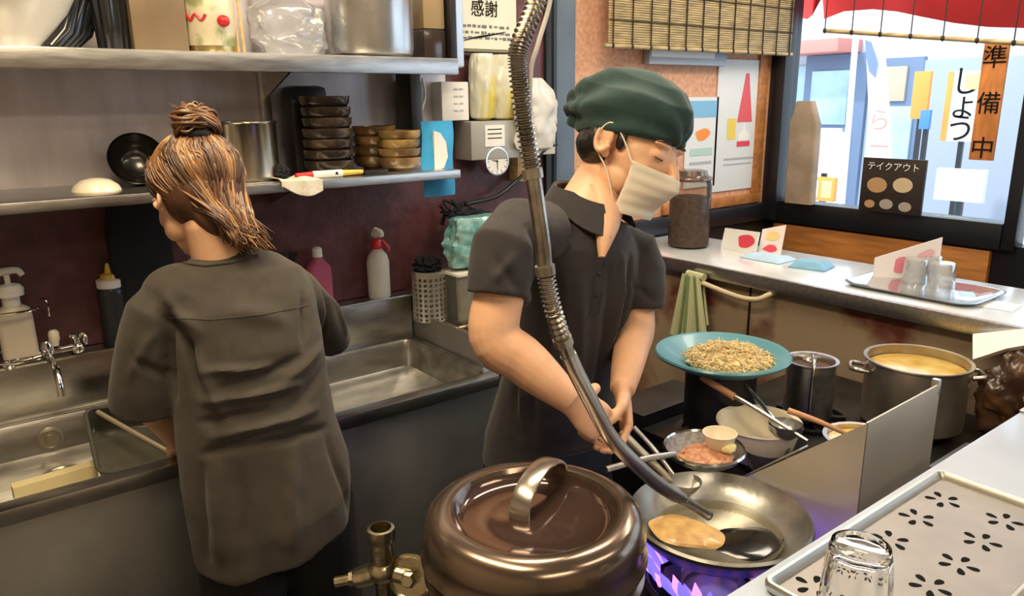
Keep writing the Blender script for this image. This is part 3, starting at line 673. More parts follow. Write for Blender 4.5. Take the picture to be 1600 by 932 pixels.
SB = A(1124, 688, z=.895); m = MB(SB); m.lathe(SB, [(0, -.022), (.018, -.022), (.026, -.01), (.033, .014), (.034, .016), (.032, .016), (.024, -.006), (.014, -.018), (0, -.018)], 40)
tag(m.build('small_cup', cream), 'small cream cup resting in the wire strainer of meat', 'cup')
m = MB(SB + Vector((-.012, -.02, 0))); noiseblob(m, SB + Vector((-.004, -.026, -.006)), .016, .013, .010, .15, 2, 5)
tag(m.build('garlic_lump', mat('pale garlic', (.85, .74, .36), .45)), 'small pale yellow lump beside the cream cup', 'garlic')
# glass bowl and small bottle near the guard flap
GB = A(1195, 712, z=.80); m = MB(GB); m.lathe(GB, [(0, -.03), (.03, -.03), (.045, .0), (.05, .018), (.052, .019), (.049, .019), (.042, 0), (.027, -.026), (0, -.026)], 36)
tag(m.build('glass_bowl', clear('bowl glass', (.8, .8, .82), .3, .12, (.5, .5, .5), .06)), 'small grey glass bowl behind the wire strainer', 'bowl')
# --- greasy paper bag, white packet and dark box at right below the bar
gb_ = MB((1.93, .62, .735)); noiseblob(gb_, (2.00, .60, .84), .10, .095, .125, .30, 2.2, 11, zmin=.737)
tag(gb_.build('crumpled_bag', greasy), 'crumpled oily dark brown bag right of the stock pot', 'bag')
wp = MB((2.03, .67, .88)); t = A(1555, 535, y=.62)
wp.poly([A(1520, 522, x=2.02), A(1600, 514, x=2.035), A(1600, 540, x=1.99), A(1572, 545, x=1.985), A(1520, 562, x=1.975)], (.012, .004, -.012))
tag(wp.build('food_packet', mat('printed packet', (.92, .90, .88), .5, col2=(.72, .62, .20), vs=14, thr=(.55, .66))), 'white packet with yellow print on top of the oily bag', 'packet')
m = MB((1.62, .56, .735)); m.bx(1.50, 1.68, .505, .60, .737, .83, .006); tag(m.build('dark_box', mat('slate box', (.05, .06, .07), .4)), 'low slate grey box between the guard and the white counter', 'box')
# --- second tray corner at the very bottom right
m = MB((.95, .20, .985)); m.bx(.72, 1.10, .05, .236, .9855, .990, .002); m.bx(.72, 1.10, .228, .236, .99, 1.002, .002); tag(m.build('serving_board', white_pl), 'white flat tray edge at the bottom right corner of the near counter', 'tray')

# ================================================================ ON THE FAR BAR
J = Vector((2.29, 1.885, 1.0)); jt = thing('storage_jar', J, 'tall lidded glass jar of dark brown contents on the far bar', 'jar')
m = MB(J); m.lathe(J, [(.070, .004), (.078, .01), (.078, .235), (.074, .250), (.070, .256)], 48); m.build('jar_wall', jar_gl, jt)
m = MB(J); m.lathe(J, [(0, .008), (.074, .008), (.074, .19), (.05, .197), (0, .20)], 40); m.build('contents', coffee, jt)
m = MB(J); m.lathe(J, [(.071, .254), (.080, .256), (.081, .262), (.078, .268), (.062, .275), (.058, .292), (.04, .296), (0, .297)], 48); m.build('jar_lid', mat('jar lid', (.16, .12, .10), .25, .5, coat=.5), jt)
def card(name, p0, p1, p2, p3, label, cat, m_=paper, prints=()):
    t = thing(name, (Vector(p0) + Vector(p1)) / 2, label, cat); oo = tuple(t.location)
    n_ = (Vector(p1) - Vector(p0)).cross(Vector(p3) - Vector(p0)).normalized()
    m = MB(oo); m.poly([p0, p1, p2, p3], n_ * -.003); m.build('card', m_, t)
    P = [Vector(p) for p in (p0, p1, p2, p3)]
    for (u0, u1, v0, v1, mm, *kd) in prints:
        def q(u, v): return P[0] * (1 - u) * (1 - v) + P[1] * u * (1 - v) + P[2] * u * v + P[3] * (1 - u) * v + n_ * .0008
        cxp, cyp, ru, rv = (u0 + u1) / 2, (v0 + v1) / 2, (u1 - u0) / 2, (v1 - v0) / 2
        m = MB(oo); ph = random.uniform(0, 6)
        if kd:
            sh = {'rect': [(0, 0), (1, 0), (1, 1), (0, 1)], 'bottle': [(0, 0), (1, 0), (1, .35), (.85, .48), (.62, .62), (.60, 1), (.40, 1), (.38, .62), (.15, .48), (0, .35)], 'tri': [(0, 0), (1, 0), (.62, 1), (.42, 1)]}[kd[0]]
            m.poly([q(u0 + (u1 - u0) * a, v0 + (v1 - v0) * b) for a, b in sh], n_ * .0006); m.build('print', mm, t, smooth=False); continue
        m.poly([q(cxp + ru * math.cos(a) * (1 + .15 * math.sin(3 * a + ph)), cyp + rv * math.sin(a) * (1 + .15 * math.sin(2 * a + ph))) for a in [k * 2 * PI / 16 for k in range(16)]], n_ * .0006); m.build('print', mm, t, smooth=False)
    return t
def vcard(px0, px1, py0, py1, x, z0, **k):
    "upright card standing on the bar facing the kitchen: left/right photo columns at plane x"
    a = A(px0, py0, x=x); b = A(px1, py1, x=x); return a, b
a = A(1126, 388, x=2.36); b = A(1180, 392, x=2.32)
card('menu_card', (a.x, a.y, 1.0), (b.x, b.y, 1.0), (b.x + .02, b.y, 1.085), (a.x + .02, a.y, 1.075), 'white menu card with a red print behind the jar on the far bar', 'menu card', paper, [(.45, .9, .2, .85, pinkprint)])
a = A(1184, 392, x=2.36); b = A(1220, 398, x=2.40)
card('menu_card', (a.x, a.y, 1.0), (b.x, b.y, 1.0), (b.x + .02, b.y, 1.11), (a.x + .02, a.y, 1.09), 'pinkish yellow menu card right of the red print card on the bar', 'menu card', mat('pinkish card', (.80, .70, .64), .6), [(.2, .8, .5, .85, mat('yellow print', (.8, .6, .25), .7)), (.2, .8, .1, .35, pinkprint)])
a = A(1364, 430, x=2.30); b = A(1466, 424, x=2.42)
card('menu_card', (a.x, a.y, 1.0), (b.x, b.y, 1.0), (b.x, b.y, 1.135), (a.x, a.y, 1.065), 'slanted white menu card behind the stacked tumblers on the far bar', 'menu card', mat('pale pink card', (.80, .76, .78), .6), [(.30, .55, .15, .8, mat('faded red print', (.70, .22, .30), .7)), (.65, .9, .5, .8, mat('soft pink print', (.75, .45, .50), .7))])
def cloth_fold(name, px, py, sx, sy, h, rz, m_, label, cat='cloth', z=1.0):
    c = A(px, py, z=z); m = MB((c.x, c.y, z)); t = bmesh.new(); bmesh.ops.create_grid(t, x_segments=26, y_segments=20, size=.5)
    for v in t.verts:
        x, y = v.co.x, v.co.y; e = min(1, (0.5 - max(abs(x), abs(y))) * 7)
        v.co = Vector((x * sx, y * sy, h * (.25 + .75 * e) * (1 + .35 * noise.noise(Vector((x * 4, y * 4, px)))) + .0))
    r = bmesh.ops.extrude_face_region(t, geom=t.faces[:])
    for v in [g for g in r['geom'] if isinstance(g, bmesh.types.BMVert)]: v.co.z = .001
    bmesh.ops.transform(t, matrix=Matrix.Rotation(rz, 4, 'Z'), verts=t.verts)
    bmesh.ops.transform(t, matrix=Matrix.Translation((c.x, c.y, z)) @ Matrix.Identity(4), verts=t.verts)
    for v in t.verts: v.co -= m.o
    m.merge(t); return tag(m.build(name, m_), label, cat)
bluecl = mat('pale blue cloth', (.42, .60, .78), .85, bump=.3, bs=120); bluecl2 = mat('blue cloth', (.20, .42, .62), .85, bump=.3, bs=120)
cloth_fold('counter_cloth', 1200, 405, .11, .16, .014, 0, bluecl, 'pale blue folded cloth nearest the jar on the far bar')
cloth_fold('counter_cloth', 1268, 418, .10, .12, .022, .2, bluecl2, 'darker blue folded cloth in the middle of the far bar')
# tray with tumblers on the bar
bt = MB((2.28, .93, 1.0)); cT = A(1440, 452, z=1.004); bt = MB((cT.x, cT.y, 1.0))
bt.rings([rrect(cT.x - .11, cT.x + .11, cT.y - .17, cT.y + .17, .04, 1.001), rrect(cT.x - .13, cT.x + .13, cT.y - .19, cT.y + .19, .05, 1.014), rrect(cT.x - .122, cT.x + .122, cT.y - .182, cT.y + .182, .045, 1.014), rrect(cT.x - .105, cT.x + .105, cT.y - .165, cT.y + .165, .04, 1.004)])
tag(bt.build('glass_tray', mat('shiny tray', (.70, .72, .74), .15, .9)), 'dark-rimmed oval steel tray holding tumblers on the far bar', 'tray')
barglass = clear('far tumbler', (.93, .95, .97), .35, .22, (.85, .88, .9), .05)
root = None
for i, (px, py) in enumerate(((1428, 440), (1470, 448), (1450, 436))):
    p = A(px, py, z=1.004); p.z = 1.0045
    t = MB((0, 0, 0)); lab = ['left ribbed upturned tumbler on the far steel tray', 'right ribbed upturned tumbler on the far steel tray', 'upturned tumbler between and behind the other two on the far steel tray'][i]
    if root is None:
        t.lathe((0, 0, 0), [(.036, 0), (.037, .003), (.033, .066), (.030, .072), (0, .073), (0, .068), (.029, .066), (.034, .003)], 28)
        root = t.build('bar_tumbler', barglass); root.location = p; tag(root, lab, 'glass', 'upturned tumblers on the far steel tray')
    else: q = root.copy(); C.objects.link(q); q.location = p; q['label'] = lab
cloth_fold('paper_slip', 1560, 478, .10, .09, .004, .1, paper, 'white paper slip on the far bar at the right edge of the photo', 'paper')
cloth_fold('paper_slip', 1510, 462, .07, .05, .006, .5, bluecl, 'small pale blue paper right of the tumbler tray on the far bar', 'paper')
# towel rail and towel
rl = thing('towel_rail', (2.06, 1.5, .94), 'bent pale towel rail fixed to the rusty bar front', 'rail'); oo = (2.06, 1.5, .94)
m = MB(oo); m.tube([(2.10, 1.66, .945), (2.045, 1.655, .948), (2.035, 1.60, .942), (2.03, 1.46, .925), (2.035, 1.39, .928), (2.055, 1.36, .945), (2.10, 1.355, .95)], .0085, 12, 6); m.build('bar', mat('cream rail', (.62, .52, .36), .35), rl)
m = MB((2.03, 1.62, .94)); P = []
nn = 30
def towel_side(x, z0, z1, wd0, wd1, ph):
    R = []
    for i in range(14):
        f = i / 13; z = z0 + (z1 - z0) * f; wd = wd0 + (wd1 - wd0) * f; row = []
        for k in range(nn):
            u = k / (nn - 1); row.append((x - .014 * math.sin(u * 15 + ph) * (.4 + .6 * f) - .008 * f, 1.635 + .0 + (u - .5) * wd + .012 * (1 - f), z))
        for k in range(nn - 1, -1, -1):
            u = k / (nn - 1); row.append((x + .006 - .014 * math.sin(u * 15 + ph) * (.4 + .6 * f) - .008 * f, 1.635 + (u - .5) * wd + .012 * (1 - f), z))
        R.append(row)
    m.rings(R)
towel_side(2.022, .965, .74, .07, .16, 0); towel_side(2.052, .965, .80, .06, .13, 1)
m.loft([(2.037, 1.60, .962), (2.037, 1.672, .964)], [.014, .014], seg=12)
tw = m.build('hand_towel', towel_m); tag(tw, 'pale green hand towel hanging from the rail on the bar front', 'towel')
m = MB(tuple(tw.location))
for u in (.28, .56, .82):
    R = []
    for i in range(14):
        f = i / 13; z = .96 - .22 * f; wd = .07 + .09 * f; xx = 2.022 - .014 * math.sin(u * 15) * (.4 + .6 * f) - .008 * f - .0012; y = 1.635 + (u - .5) * wd + .012 * (1 - f)
        R.append([(xx, y - .007, z), (xx, y + .007, z), (xx - .001, y + .007, z), (xx - .001, y - .007, z)])
    m.rings(R)
m.build('stripe', mat('olive towel stripe', (.20, .28, .12), .95), tw)

# ================================================================ FAR WALL POSTERS, BLINDS, WINDOW SIGNS
def poster(name, px0, py0, px1, py1, label, m_, prints=(), y=YW - .004, cat='poster'):
    a = A(px0, py0, y=y); b = A(px1, py1, y=y)
    return card(name, (a.x, y, b.z), (b.x, y, b.z), (b.x, y, a.z), (a.x, y, a.z), label, cat, m_, prints)
lpaper = mat('bluish poster paper', (.72, .76, .78), .5)
poster('bottle_poster', 1124, 92, 1184, 292, 'tall pale poster with a red and yellow bottle on the salmon wall', lpaper, [(.44, .76, .53, .90, mat('bottle red', (.72, .10, .12), .6), 'tri'), (.24, .42, .40, .56, mat('can yellow', (.80, .62, .10), .6), 'rect'), (.46, .74, .34, .38, pinkprint, 'rect'), (.48, .72, .385, .52, white_ink, 'bottle'), (.2, .9, .24, .255, greyp, 'rect'), (.2, .8, .20, .21, greyp, 'rect')])
poster('small_poster', 1074, 152, 1116, 290, 'narrow pale blue poster beside the green headscarf', lpaper, [(.06, .94, .78, .96, mat('sky print', (.20, .48, .75), .6), 'rect'), (.3, .75, .52, .66, orangep), (.15, .85, .36, .44, mat('mint print', (.45, .65, .60), .7), 'rect'), (.15, .85, .26, .29, greyp, 'rect')])
m = MB((2.55, YW, 1.72)); a = A(1008, 74, y=YW - .01); b = A(1128, 104, y=YW - .01); m.bx(a.x, b.x, YW - .035, YW - .001, b.z, a.z, .004)
nb = m.build('notice_holder', mat('grey blue plastic', (.30, .36, .46), .4)); tag(nb, 'grey blue notice holder under the bamboo blind', 'holder')
m = MB(tuple(nb.location)); a = A(1018, 76, y=YW - .036); b = A(1116, 92, y=YW - .036); m.bx(a.x, b.x, YW - .038, YW - .0352, b.z, a.z); m.build('pale_insert', lpaper, nb)
# bamboo blind on the far wall side
bl = thing('bamboo_blind', (2.7, 2.07, 1.75), 'rolled-down bamboo slat blind above the posters', 'blind'); oo = (2.7, 2.07, 1.75)
a = A(950, 70, y=2.07); b = A(1236, 70, y=2.07); X0, X1 = a.x, b.x; Z0 = 1.745
m = MB(oo); nsl = 60
for k in range(nsl): m.box(((X0 + X1) / 2, 2.07, Z0 + .005 + k * .0085), (X1 - X0, .004, .0068), bev=.0012)
m.build('slats', bamboo, bl)
m = MB(oo); m.tube([(X0 - .02, 2.07, Z0), (X1 + .01, 2.07, Z0)], .008, 10); m.build('bottom_rod', bamboo, bl)
for k in range(12):
    x = X0 + .02 + k * (X1 - X0 - .04) / 11; m = MB(oo); m.tube([(x, 2.064, Z0 - .008), (x, 2.064, Z0 + .52)], .0028, 6); m.ellip((x, 2.064, Z0), (.006, .006, .009), seg=8); m.build('cord', cord_m, bl)
for zz in (.09, .19): m = MB(oo); m.tube([(X0, 2.064, Z0 + zz), (X1, 2.064, Z0 + zz)], .0018, 6); m.build('cross_thread', cord_m, bl)
# second blind over the window: bottom rod, cords and widely seen slats
b2 = thing('window_blind', (3.12, 1.55, 1.80), 'raised blind with bottom rod and cords across the window top', 'blind'); oo = (3.12, 1.55, 1.80)
pa = A(1290, 48, x=3.12); pb_ = A(1600, 68, x=3.12); pb_ = pb_ + (pb_ - pa) * .12
m = MB(oo); m.tube([pa, pb_], .009, 10); m.build('bottom_rod', bamboo, b2)
for k in range(8):
    p = pa.lerp(pb_, k / 7.0); m = MB(oo); m.tube([p + Vector((-.006, 0, -.012)), p + Vector((-.006, 0, .5))], .0025, 6); m.ellip(p + Vector((-.008, 0, 0)), (.007, .008, .011), seg=8); m.build('cord', cord_m, b2)
m = MB(oo)
for k in range(18): m.tube([Vector((3.12, pa.y, pa.z + .13 + k * .02)), Vector((3.12, pb_.y, pb_.z + .13 + k * .02 + .03))], .0024, 6)
m.build('slats', bamboo, b2)
# orange hanging sign with three characters on the window
hx = 3.15
c0 = A(1560, 78, x=hx); c1 = A(1528, 246, x=hx); wdt = .085
sg = thing('vertical_sign', (hx, c0.y, c1.z), 'orange timber sign with three black characters hanging in the window', 'sign'); oo = tuple(sg.location)
yc = A(1545, 165, x=hx).y
m = MB(oo); m.bx(hx - .004, hx + .004, yc - wdt / 2, yc + wdt / 2, c1.z - .01, c0.z + .03, .001); m.build('board', sign_wood, sg)
H_ = c0.z - c1.z
for k, ch in enumerate('準備中'):
    textobj('character', ch, .085, (hx - .0055, yc, c0.z - .03 - k * (H_ - .06) / 2), (0, -1, 0), (0, 0, 1), ink, sg, origin=oo)
# takeout sign standing on the sill
sx = 3.12
y0 = A(1342, 325, x=sx).y; y1 = A(1440, 325, x=sx).y; zb = 1.088; zt = A(1395, 248, x=sx).z
ts = thing('takeout_sign', (sx, (y0 + y1) / 2, zb), 'black takeout sign with food pictures standing on the window sill', 'sign'); oo = tuple(ts.location)
m = MB(oo); m.bx(sx - .004, sx + .010, y1, y0, zb, zt, .002); m.build('board', mat('sign black', (.025, .018, .015), .5), ts)
textobj('lettering', 'テイクアウト', .036, (sx - .006, (y0 + y1) / 2, zt - .035), (0, -1, 0), (0, 0, 1), white_ink, ts, origin=oo)
for (fy, fz, r, mm) in ((.27, .50, .042, mat('food tan', (.50, .30, .14), .6)), (.68, .53, .040, mat('food cream', (.62, .50, .32), .6)), (.45, .16, .028, mat('food grey', (.40, .36, .32), .6)), (.75, .14, .026, MATS['food grey']), (.18, .14, .022, MATS['food tan'])):
    c = Vector((sx - .0045, y0 + (y1 - y0) * fy, zb + (zt - zb) * fz)); m = MB(oo)
    m.poly([c + Vector((0, r * math.cos(a), r * .75 * math.sin(a))) for a in [k * 2 * PI / 24 for k in range(24)]], (-.001, 0, 0)); m.build('food_picture', mm, ts, smooth=False)
# paper packet standing at window's left corner, on the sill
c = A(1248, 308, x=3.14); tz = A(1248, 158, x=3.14).z
m = MB((3.14, c.y, 1.086)); m.rings([rrect(3.115, 3.165, c.y - .075, c.y + .06, .01, 1.086), rrect(3.115, 3.165, c.y - .07, c.y + .065, .01, tz - .10), rrect(3.12, 3.16, c.y - .035, c.y + .04, .01, tz)])
tag(m.build('kraft_bag', mat('kraft paper', (.34, .27, .20), .8, var=.2, bump=.4, bs=20)), 'brown paper bag standing on the sill in the left window corner', 'bag')
# ================================================================ OUTSIDE THE WINDOW
struct(MB().bx(3.3, 30, -20, 20, -.25, -.15).build('ground_outside', asphalt))
bd = thing('street_building', (9.0, 3.2, -.15), 'pale shop building across the street seen through the window', 'building'); oo = (9, 3.2, -.15)
BXX = 8.4
m = MB(oo); m.bx(BXX, BXX + 3, -4, 7.5, -.15, 4.2); m.build('facade_wall', facade, bd)
def bpt(px, py, x=BXX): return A(px, py, x=x)
def brect(name, px0, py0, px1, py1, m_, x=BXX, d=.06, par=bd, ori=None):
    a = bpt(px0, py0, x); b = bpt(px1, py1, x); m = MB(ori or oo); m.bx(x - d, x + .01, a.y, b.y, b.z, a.z, .004); return m.build(name, m_, par)
brect('door_frame', 1265, 88, 1338, 330, navyframe); brect('door_glass', 1276, 112, 1326, 195, winglass, d=.09); brect('door_glass', 1274, 205, 1322, 322, white_pl, d=.09)
brect('shop_window', 1218, 105, 1262, 330, winglass, d=.05)
brect('door_frame', 1378, 92, 1424, 300, navyframe); brect('door_glass', 1386, 105, 1418, 158, mat('tan blind', (.45, .36, .26), .7), d=.09); brect('door_glass', 1386, 166, 1418, 290, winglass, d=.09)
brect('shop_window', 1428, 95, 1580, 345, mat('grey blue shutter', (.30, .33, .40), .7), d=.05)
m = MB(oo); a = bpt(1208, 88); b = bpt(1345, 98); m.bx(BXX - .5, BXX, b.y, a.y, a.z - .02, a.z + .12, .01); m.build('canopy_edge', mat('canopy red', (.62, .22, .18), .6), bd)
# signs on poles/leaning outside
def outsign(name, px0, py0, px1, py1, x, m_, label, txt=None, tsize=.2, tm=None, prints=(), cat='sign'):
    a = A(px0, py0, x=x); b = A(px1, py1, x=x); t = thing(name, (x, (a.y + b.y) / 2, -.15), label, cat); o_ = tuple(t.location)
    m = MB(o_); m.bx(x - .02, x + .02, a.y, b.y, b.z, a.z, .004); m.build('sign_board', m_, t)
    m = MB(o_); m.bx(x + .02, x + .05, (a.y + b.y) / 2 - .02, (a.y + b.y) / 2 + .02, -.15, a.z); m.build('post', frame_blk, t)
    if txt:
        n_ = len(txt); H2 = a.z - b.z
        for k, ch in enumerate(txt): textobj('character', ch, tsize, (x - .024, (a.y + b.y) / 2, a.z - H2 * (k + .5) / n_), (0, -1, 0), (0, 0, 1), tm or ink, t, origin=o_)
    for (u0, u1, v0, v1, mm) in prints:
        m = MB(o_); m.bx(x - .026, x - .018, a.y + (b.y - a.y) * u0, a.y + (b.y - a.y) * u1, b.z + (a.z - b.z) * v0, b.z + (a.z - b.z) * v1, .004); m.build('print', mm, t)
    return t
outsign('shop_sign', 1484, 112, 1530, 222, 7.2, white_pl, 'white and yellow upright shop sign with an orange edge across the street', 'しょう', .26, ink, [(0, .16, 0, 1, orangep), (.45, .95, .74, .96, mat('sign yellow', (.85, .75, .2), .6))])
outsign('orange_sign', 1431, 112, 1448, 186, 7.3, orangep, 'narrow orange upright sign left of the white shop sign')
outsign('blue_notice', 1440, 172, 1452, 202, 7.1, bluepr, 'small blue notice under the orange street sign')
outsign('red_price_board', 1264, 275, 1304, 316, 6.0, orangep, 'orange price board low in front of the shop door', None, .2, None, [(.1, .42, .15, .85, white_ink), (.55, .9, .15, .85, MATS['sign yellow'])])
outsign('white_notice', 1268, 200, 1308, 272, 6.05, white_pl, 'white notice with pink prints above the orange price board', None, .2, None, [(.1, .4, .3, .9, mat('pale pink print', (.80, .50, .58), .7)), (.5, .9, .1, .5, MATS['pale pink print'])])
outsign('grey_cabinet', 1466, 262, 1536, 318, 5.6, mat('pale cabinet', (.55, .68, .78), .5), 'pale blue outdoor cabinet at the foot of the shop sign', None, cat='cabinet')
# tall white banner flag
x = 5.2; fg = thing('banner_flag', (x, 2.7, -.15), 'tall white banner flag with dark brush lettering outside the window', 'flag'); o_ = tuple(fg.location)
m = MB(o_); R = []
for k in range(16):
    f = k / 15; py = 60 + f * 330; cxp = 1366 + 8 * math.sin(f * 3.2); hw = 14 + 7 * f
    a = A(cxp - hw, py, x=x); b = A(cxp + hw, py, x=x); R.append([a, a.lerp(b, .5) + Vector((-.04 * math.sin(f * 7), 0, 0)), b, b + Vector((.01, 0, 0)), a.lerp(b, .5) + Vector((-.04 * math.sin(f * 7) + .01, 0, 0)), a + Vector((.01, 0, 0))])
m.rings(R); m.build('flag_cloth', mat('flag cloth', (.85, .85, .84), .8), fg)
a = A(1350, 50, x=x); m = MB(o_); m.tube([Vector((x, a.y + .02, -.15)), Vector((x, a.y + .06, a.z + .3))], .02, 10); m.build('pole', white_pl, fg)
for k, (ch, py) in enumerate(zip('らーめん', (190, 232, 275, 318))):
    p = A(1368 + 6 * math.sin((py - 60) / 100), py, x=x - .07); textobj('character', ch, .16, p, (0, -1, 0), (0, 0, 1), mat('faded brown ink' if k == 0 else 'faded ink %d' % k, (.42, .26, .22), .8), fg, origin=o_)
m = MB(o_); P = [A(px, py, x=x - .06) for px, py in ((1352, 62), (1362, 66), (1372, 100), (1368, 122), (1358, 112), (1354, 90))]; m.poly(P, (-.004, 0, 0)); m.build('brush_mark', mat('slate brush ink', (.16, .22, .36), .8), fg)
# red awning hung outside, top right
x = 3.55; rc = thing('red_curtain', (x, 1.3, 1.85), 'red cloth curtain hanging outside at the top of the window', 'curtain'); o_ = tuple(rc.location)
m = MB(o_); edge = [(1225, 20), (1240, 26), (1262, 30), (1272, 24), (1276, -6), (1282, -6), (1290, 30), (1320, 18), (1360, 14), (1400, 18), (1440, 26), (1490, 36), (1540, 42), (1600, 44), (1680, 52)]
rows = []
for f in [k / 8 for k in range(9)]:
    row = []
    for i, (px, py) in enumerate(edge):
        b_ = A(px, py, x=x); tz = 2.3; z = b_.z + (tz - b_.z) * f; row.append(Vector((x + .02 * math.sin(i * 1.7 + f * 2), b_.y, z)))
    rows.append(row + [q + Vector((.004, 0, 0)) for q in row[::-1]])
m.rings(rows); m.build('cloth', red_cloth, rc)
m = MB(o_); m.tube([(x, -1, 2.3), (x, 3.2, 2.3)], .015, 8); m.build('rod', frame_blk, rc)
# ================================================================ PEOPLE
def cdir(r, u, f): return (RGT * r + UPV * u - BCK * f).normalized()
def frame(O, F, U, s=1.0):
    F = F.normalized(); U = (U - F * U.dot(F)).normalized(); X = F.cross(U)
    return Matrix(((X.x * s, F.x * s, U.x * s, O.x), (X.y * s, F.y * s, U.y * s, O.y), (X.z * s, F.z * s, U.z * s, O.z), (0, 0, 0, 1)))
def head_shape(m, H):
    "local: x to the person's right, y forward, z up, origin between the ears at eye level"
    def T(*p): return H @ Vector(p)
    s = H.to_scale().x
    E_ = lambda c, r: m.ellip(c, r, M=H, seg=24)
    E_((0, -.010, .035), (.076, .094, .084)); E_((0, .028, -.020), (.064, .066, .085)); E_((0, .040, -.078), (.040, .040, .034)); E_((0, .062, -.096), (.022, .020, .015))
    for sx in (-1, 1):
        E_((sx * .038, .050, -.030), (.022, .028, .027)); E_((sx * .030, .079, .020), (.026, .012, .007)); E_((sx * .031, .0745, .0), (.017, .014, .012))
        E_((sx * .0115, .104, -.036), (.008, .009, .007))
        E_((sx * .044, .022, -.060), (.022, .036, .030))
        # ear: shell with rim and lobe
        R = [T(sx * (.078 + .010 * math.sin(a / 2 + .4)), -.006 + .015 * math.cos(a + 1.9), .0 + .026 * math.sin(a + 1.9)) for a in [k * .40 + .75 for k in range(9)]]
        m.tube(R, [.0048 * s, .0052 * s, .006 * s], 10); E_((sx * .078, -.004, -.002), (.005, .013, .023)); E_((sx * .077, .002, -.027), (.006, .008, .009))
    m.loft([T(0, .078, .018), T(0, .092, -.004), T(0, .106, -.022), T(0, .113, -.034), T(0, .098, -.042)], [(.006 * s, .007 * s), (.008 * s, .008 * s), (.010 * s, .010 * s), (.0105 * s, .012 * s), (.006 * s, .008 * s)], ref=H.to_3x3() @ Vector((0, 0, 1)))
    E_((0, .089, -.062), (.021, .010, .006)); E_((0, .088, -.071), (.018, .010, .006))
def face_bits(H, root, o, down=True):
    for sx in (-1, 1):
        m = MB(o); m.tube([H @ Vector((sx * (.031 + .0175 * t), .0885 - .004 * abs(t) - .003 * t * t, -.0035 - .0025 * (1 - t * t))) for t in (-1, -.5, 0, .5, 1)], [.0006, .0013, .0008], 8, 4); m.build('eyelash', lash, root)
        m = MB(o); m.tube([H @ Vector((sx * (.033 + .022 * t), .0905 - .010 * t * t * (.6 if t < 0 else 1.2), .0225 + .003 * (1 - t * t))) for t in (-1, -.5, 0, .5, 1)], [.0012, .0024, .0009], 8, 4); m.build('eyebrow', lash, root)
def hand(m, W, d, nrm, thumb, curls=(.5, .55, .6, .65), s=1.0, tc=.5, spread=.1):
    d = Vector(d).normalized(); nrm = Vector(nrm); nrm = (nrm - d * nrm.dot(d)).normalized(); sd = Vector(thumb); sd = (sd - d * sd.dot(d) - nrm * sd.dot(nrm)).normalized()
    W = Vector(W); L = .088 * s
    m.loft([W - d * .02, W + d * .012 * s, W + d * L * .45, W + d * L * .85, W + d * L], [(.019 * s, .026 * s), (.017 * s, .030 * s), (.016 * s, .039 * s), (.0135 * s, .041 * s), (.010 * s, .038 * s)], ref=nrm)
    for k, (off, ln) in enumerate(((.029, .92), (.0098, 1.0), (-.0095, .95), (-.028, .76))):
        p = W + d * (L - .008) + sd * off * s; dd = (d + sd * off * spread * 20 * .5).normalized(); pts = [p]; ang = 0
        for j, seg_ in enumerate((.046, .028, .021)):
            ang += curls[k] * (1.0 if j == 0 else 1.15)
            v = dd * math.cos(ang) + nrm * math.sin(ang); pts.append(pts[-1] + v * seg_ * ln * s)
        m.tube([pts[0] - d * .012] + pts, [.0098 * s, .0094 * s, .0090 * s, .0082 * s, .0068 * s], 10); m.ellip(pts[-1], (.0068 * s,) * 3, seg=10)
        for q in pts[1:3]: m.ellip(q, (.0092 * s,) * 3, seg=10)
    b = W + d * .022 * s + sd * .026 * s + nrm * .004; t1 = b + (d * .55 + sd * .75 + nrm * .25).normalized() * .036 * s
    v = (d * .85 + sd * (.45 - tc * .5) + nrm * (.3 + tc)).normalized(); t2 = t1 + v * .030 * s; v2 = (v + nrm * .3 - sd * .15).normalized(); t3 = t2 + v2 * .024 * s
    m.tube([W + d * .012 * s + sd * .008, b, t1, t2, t3], [.014 * s, .0145 * s, .0115 * s, .0105 * s, .0085 * s], 12); m.ellip(t3, (.0085 * s,) * 3, seg=10)
def limb(m, P, R, k=5, seg=18): m.tube(spline(P, k), R, seg)
def ctr(px, py, y): return A(px, py, y=y)
def folds(co, L):
    d = np.zeros(len(co))
    for a, b, w_, h in L:
        a = np.array(a, float); b = np.array(b, float); n_ = 7
        P = [a + (b - a) * t for t in np.linspace(0, 1, n_)]
        P = [co[np.argmin(((co - q) ** 2).sum(1))] for q in P]
        mx = np.zeros(len(co))
        for k in range(n_ - 1):
            ab = P[k + 1] - P[k]; L2 = ab @ ab
            if L2 < 1e-9: continue
            t = np.clip(((co - P[k]) @ ab) / L2, 0, 1); ds = np.linalg.norm(co - (P[k] + t[:, None] * ab), axis=1)
            fade = np.sin(np.clip((k + t + .35) / (n_ - 1 + .7), 0, 1) * PI) ** .6
            mx = np.maximum(mx, np.exp(-(ds / (w_ * .85)) ** 2) * fade)
        d += h * 1.9 * mx
    return d
def npnoise(co, sc, seed=0):
    out = np.zeros(len(co))
    r = np.random.default_rng(seed)
    for _ in range(9):
        k = r.normal(size=3) * sc; out += np.sin(co @ k + r.uniform(0, 6.28))
    return out / 9
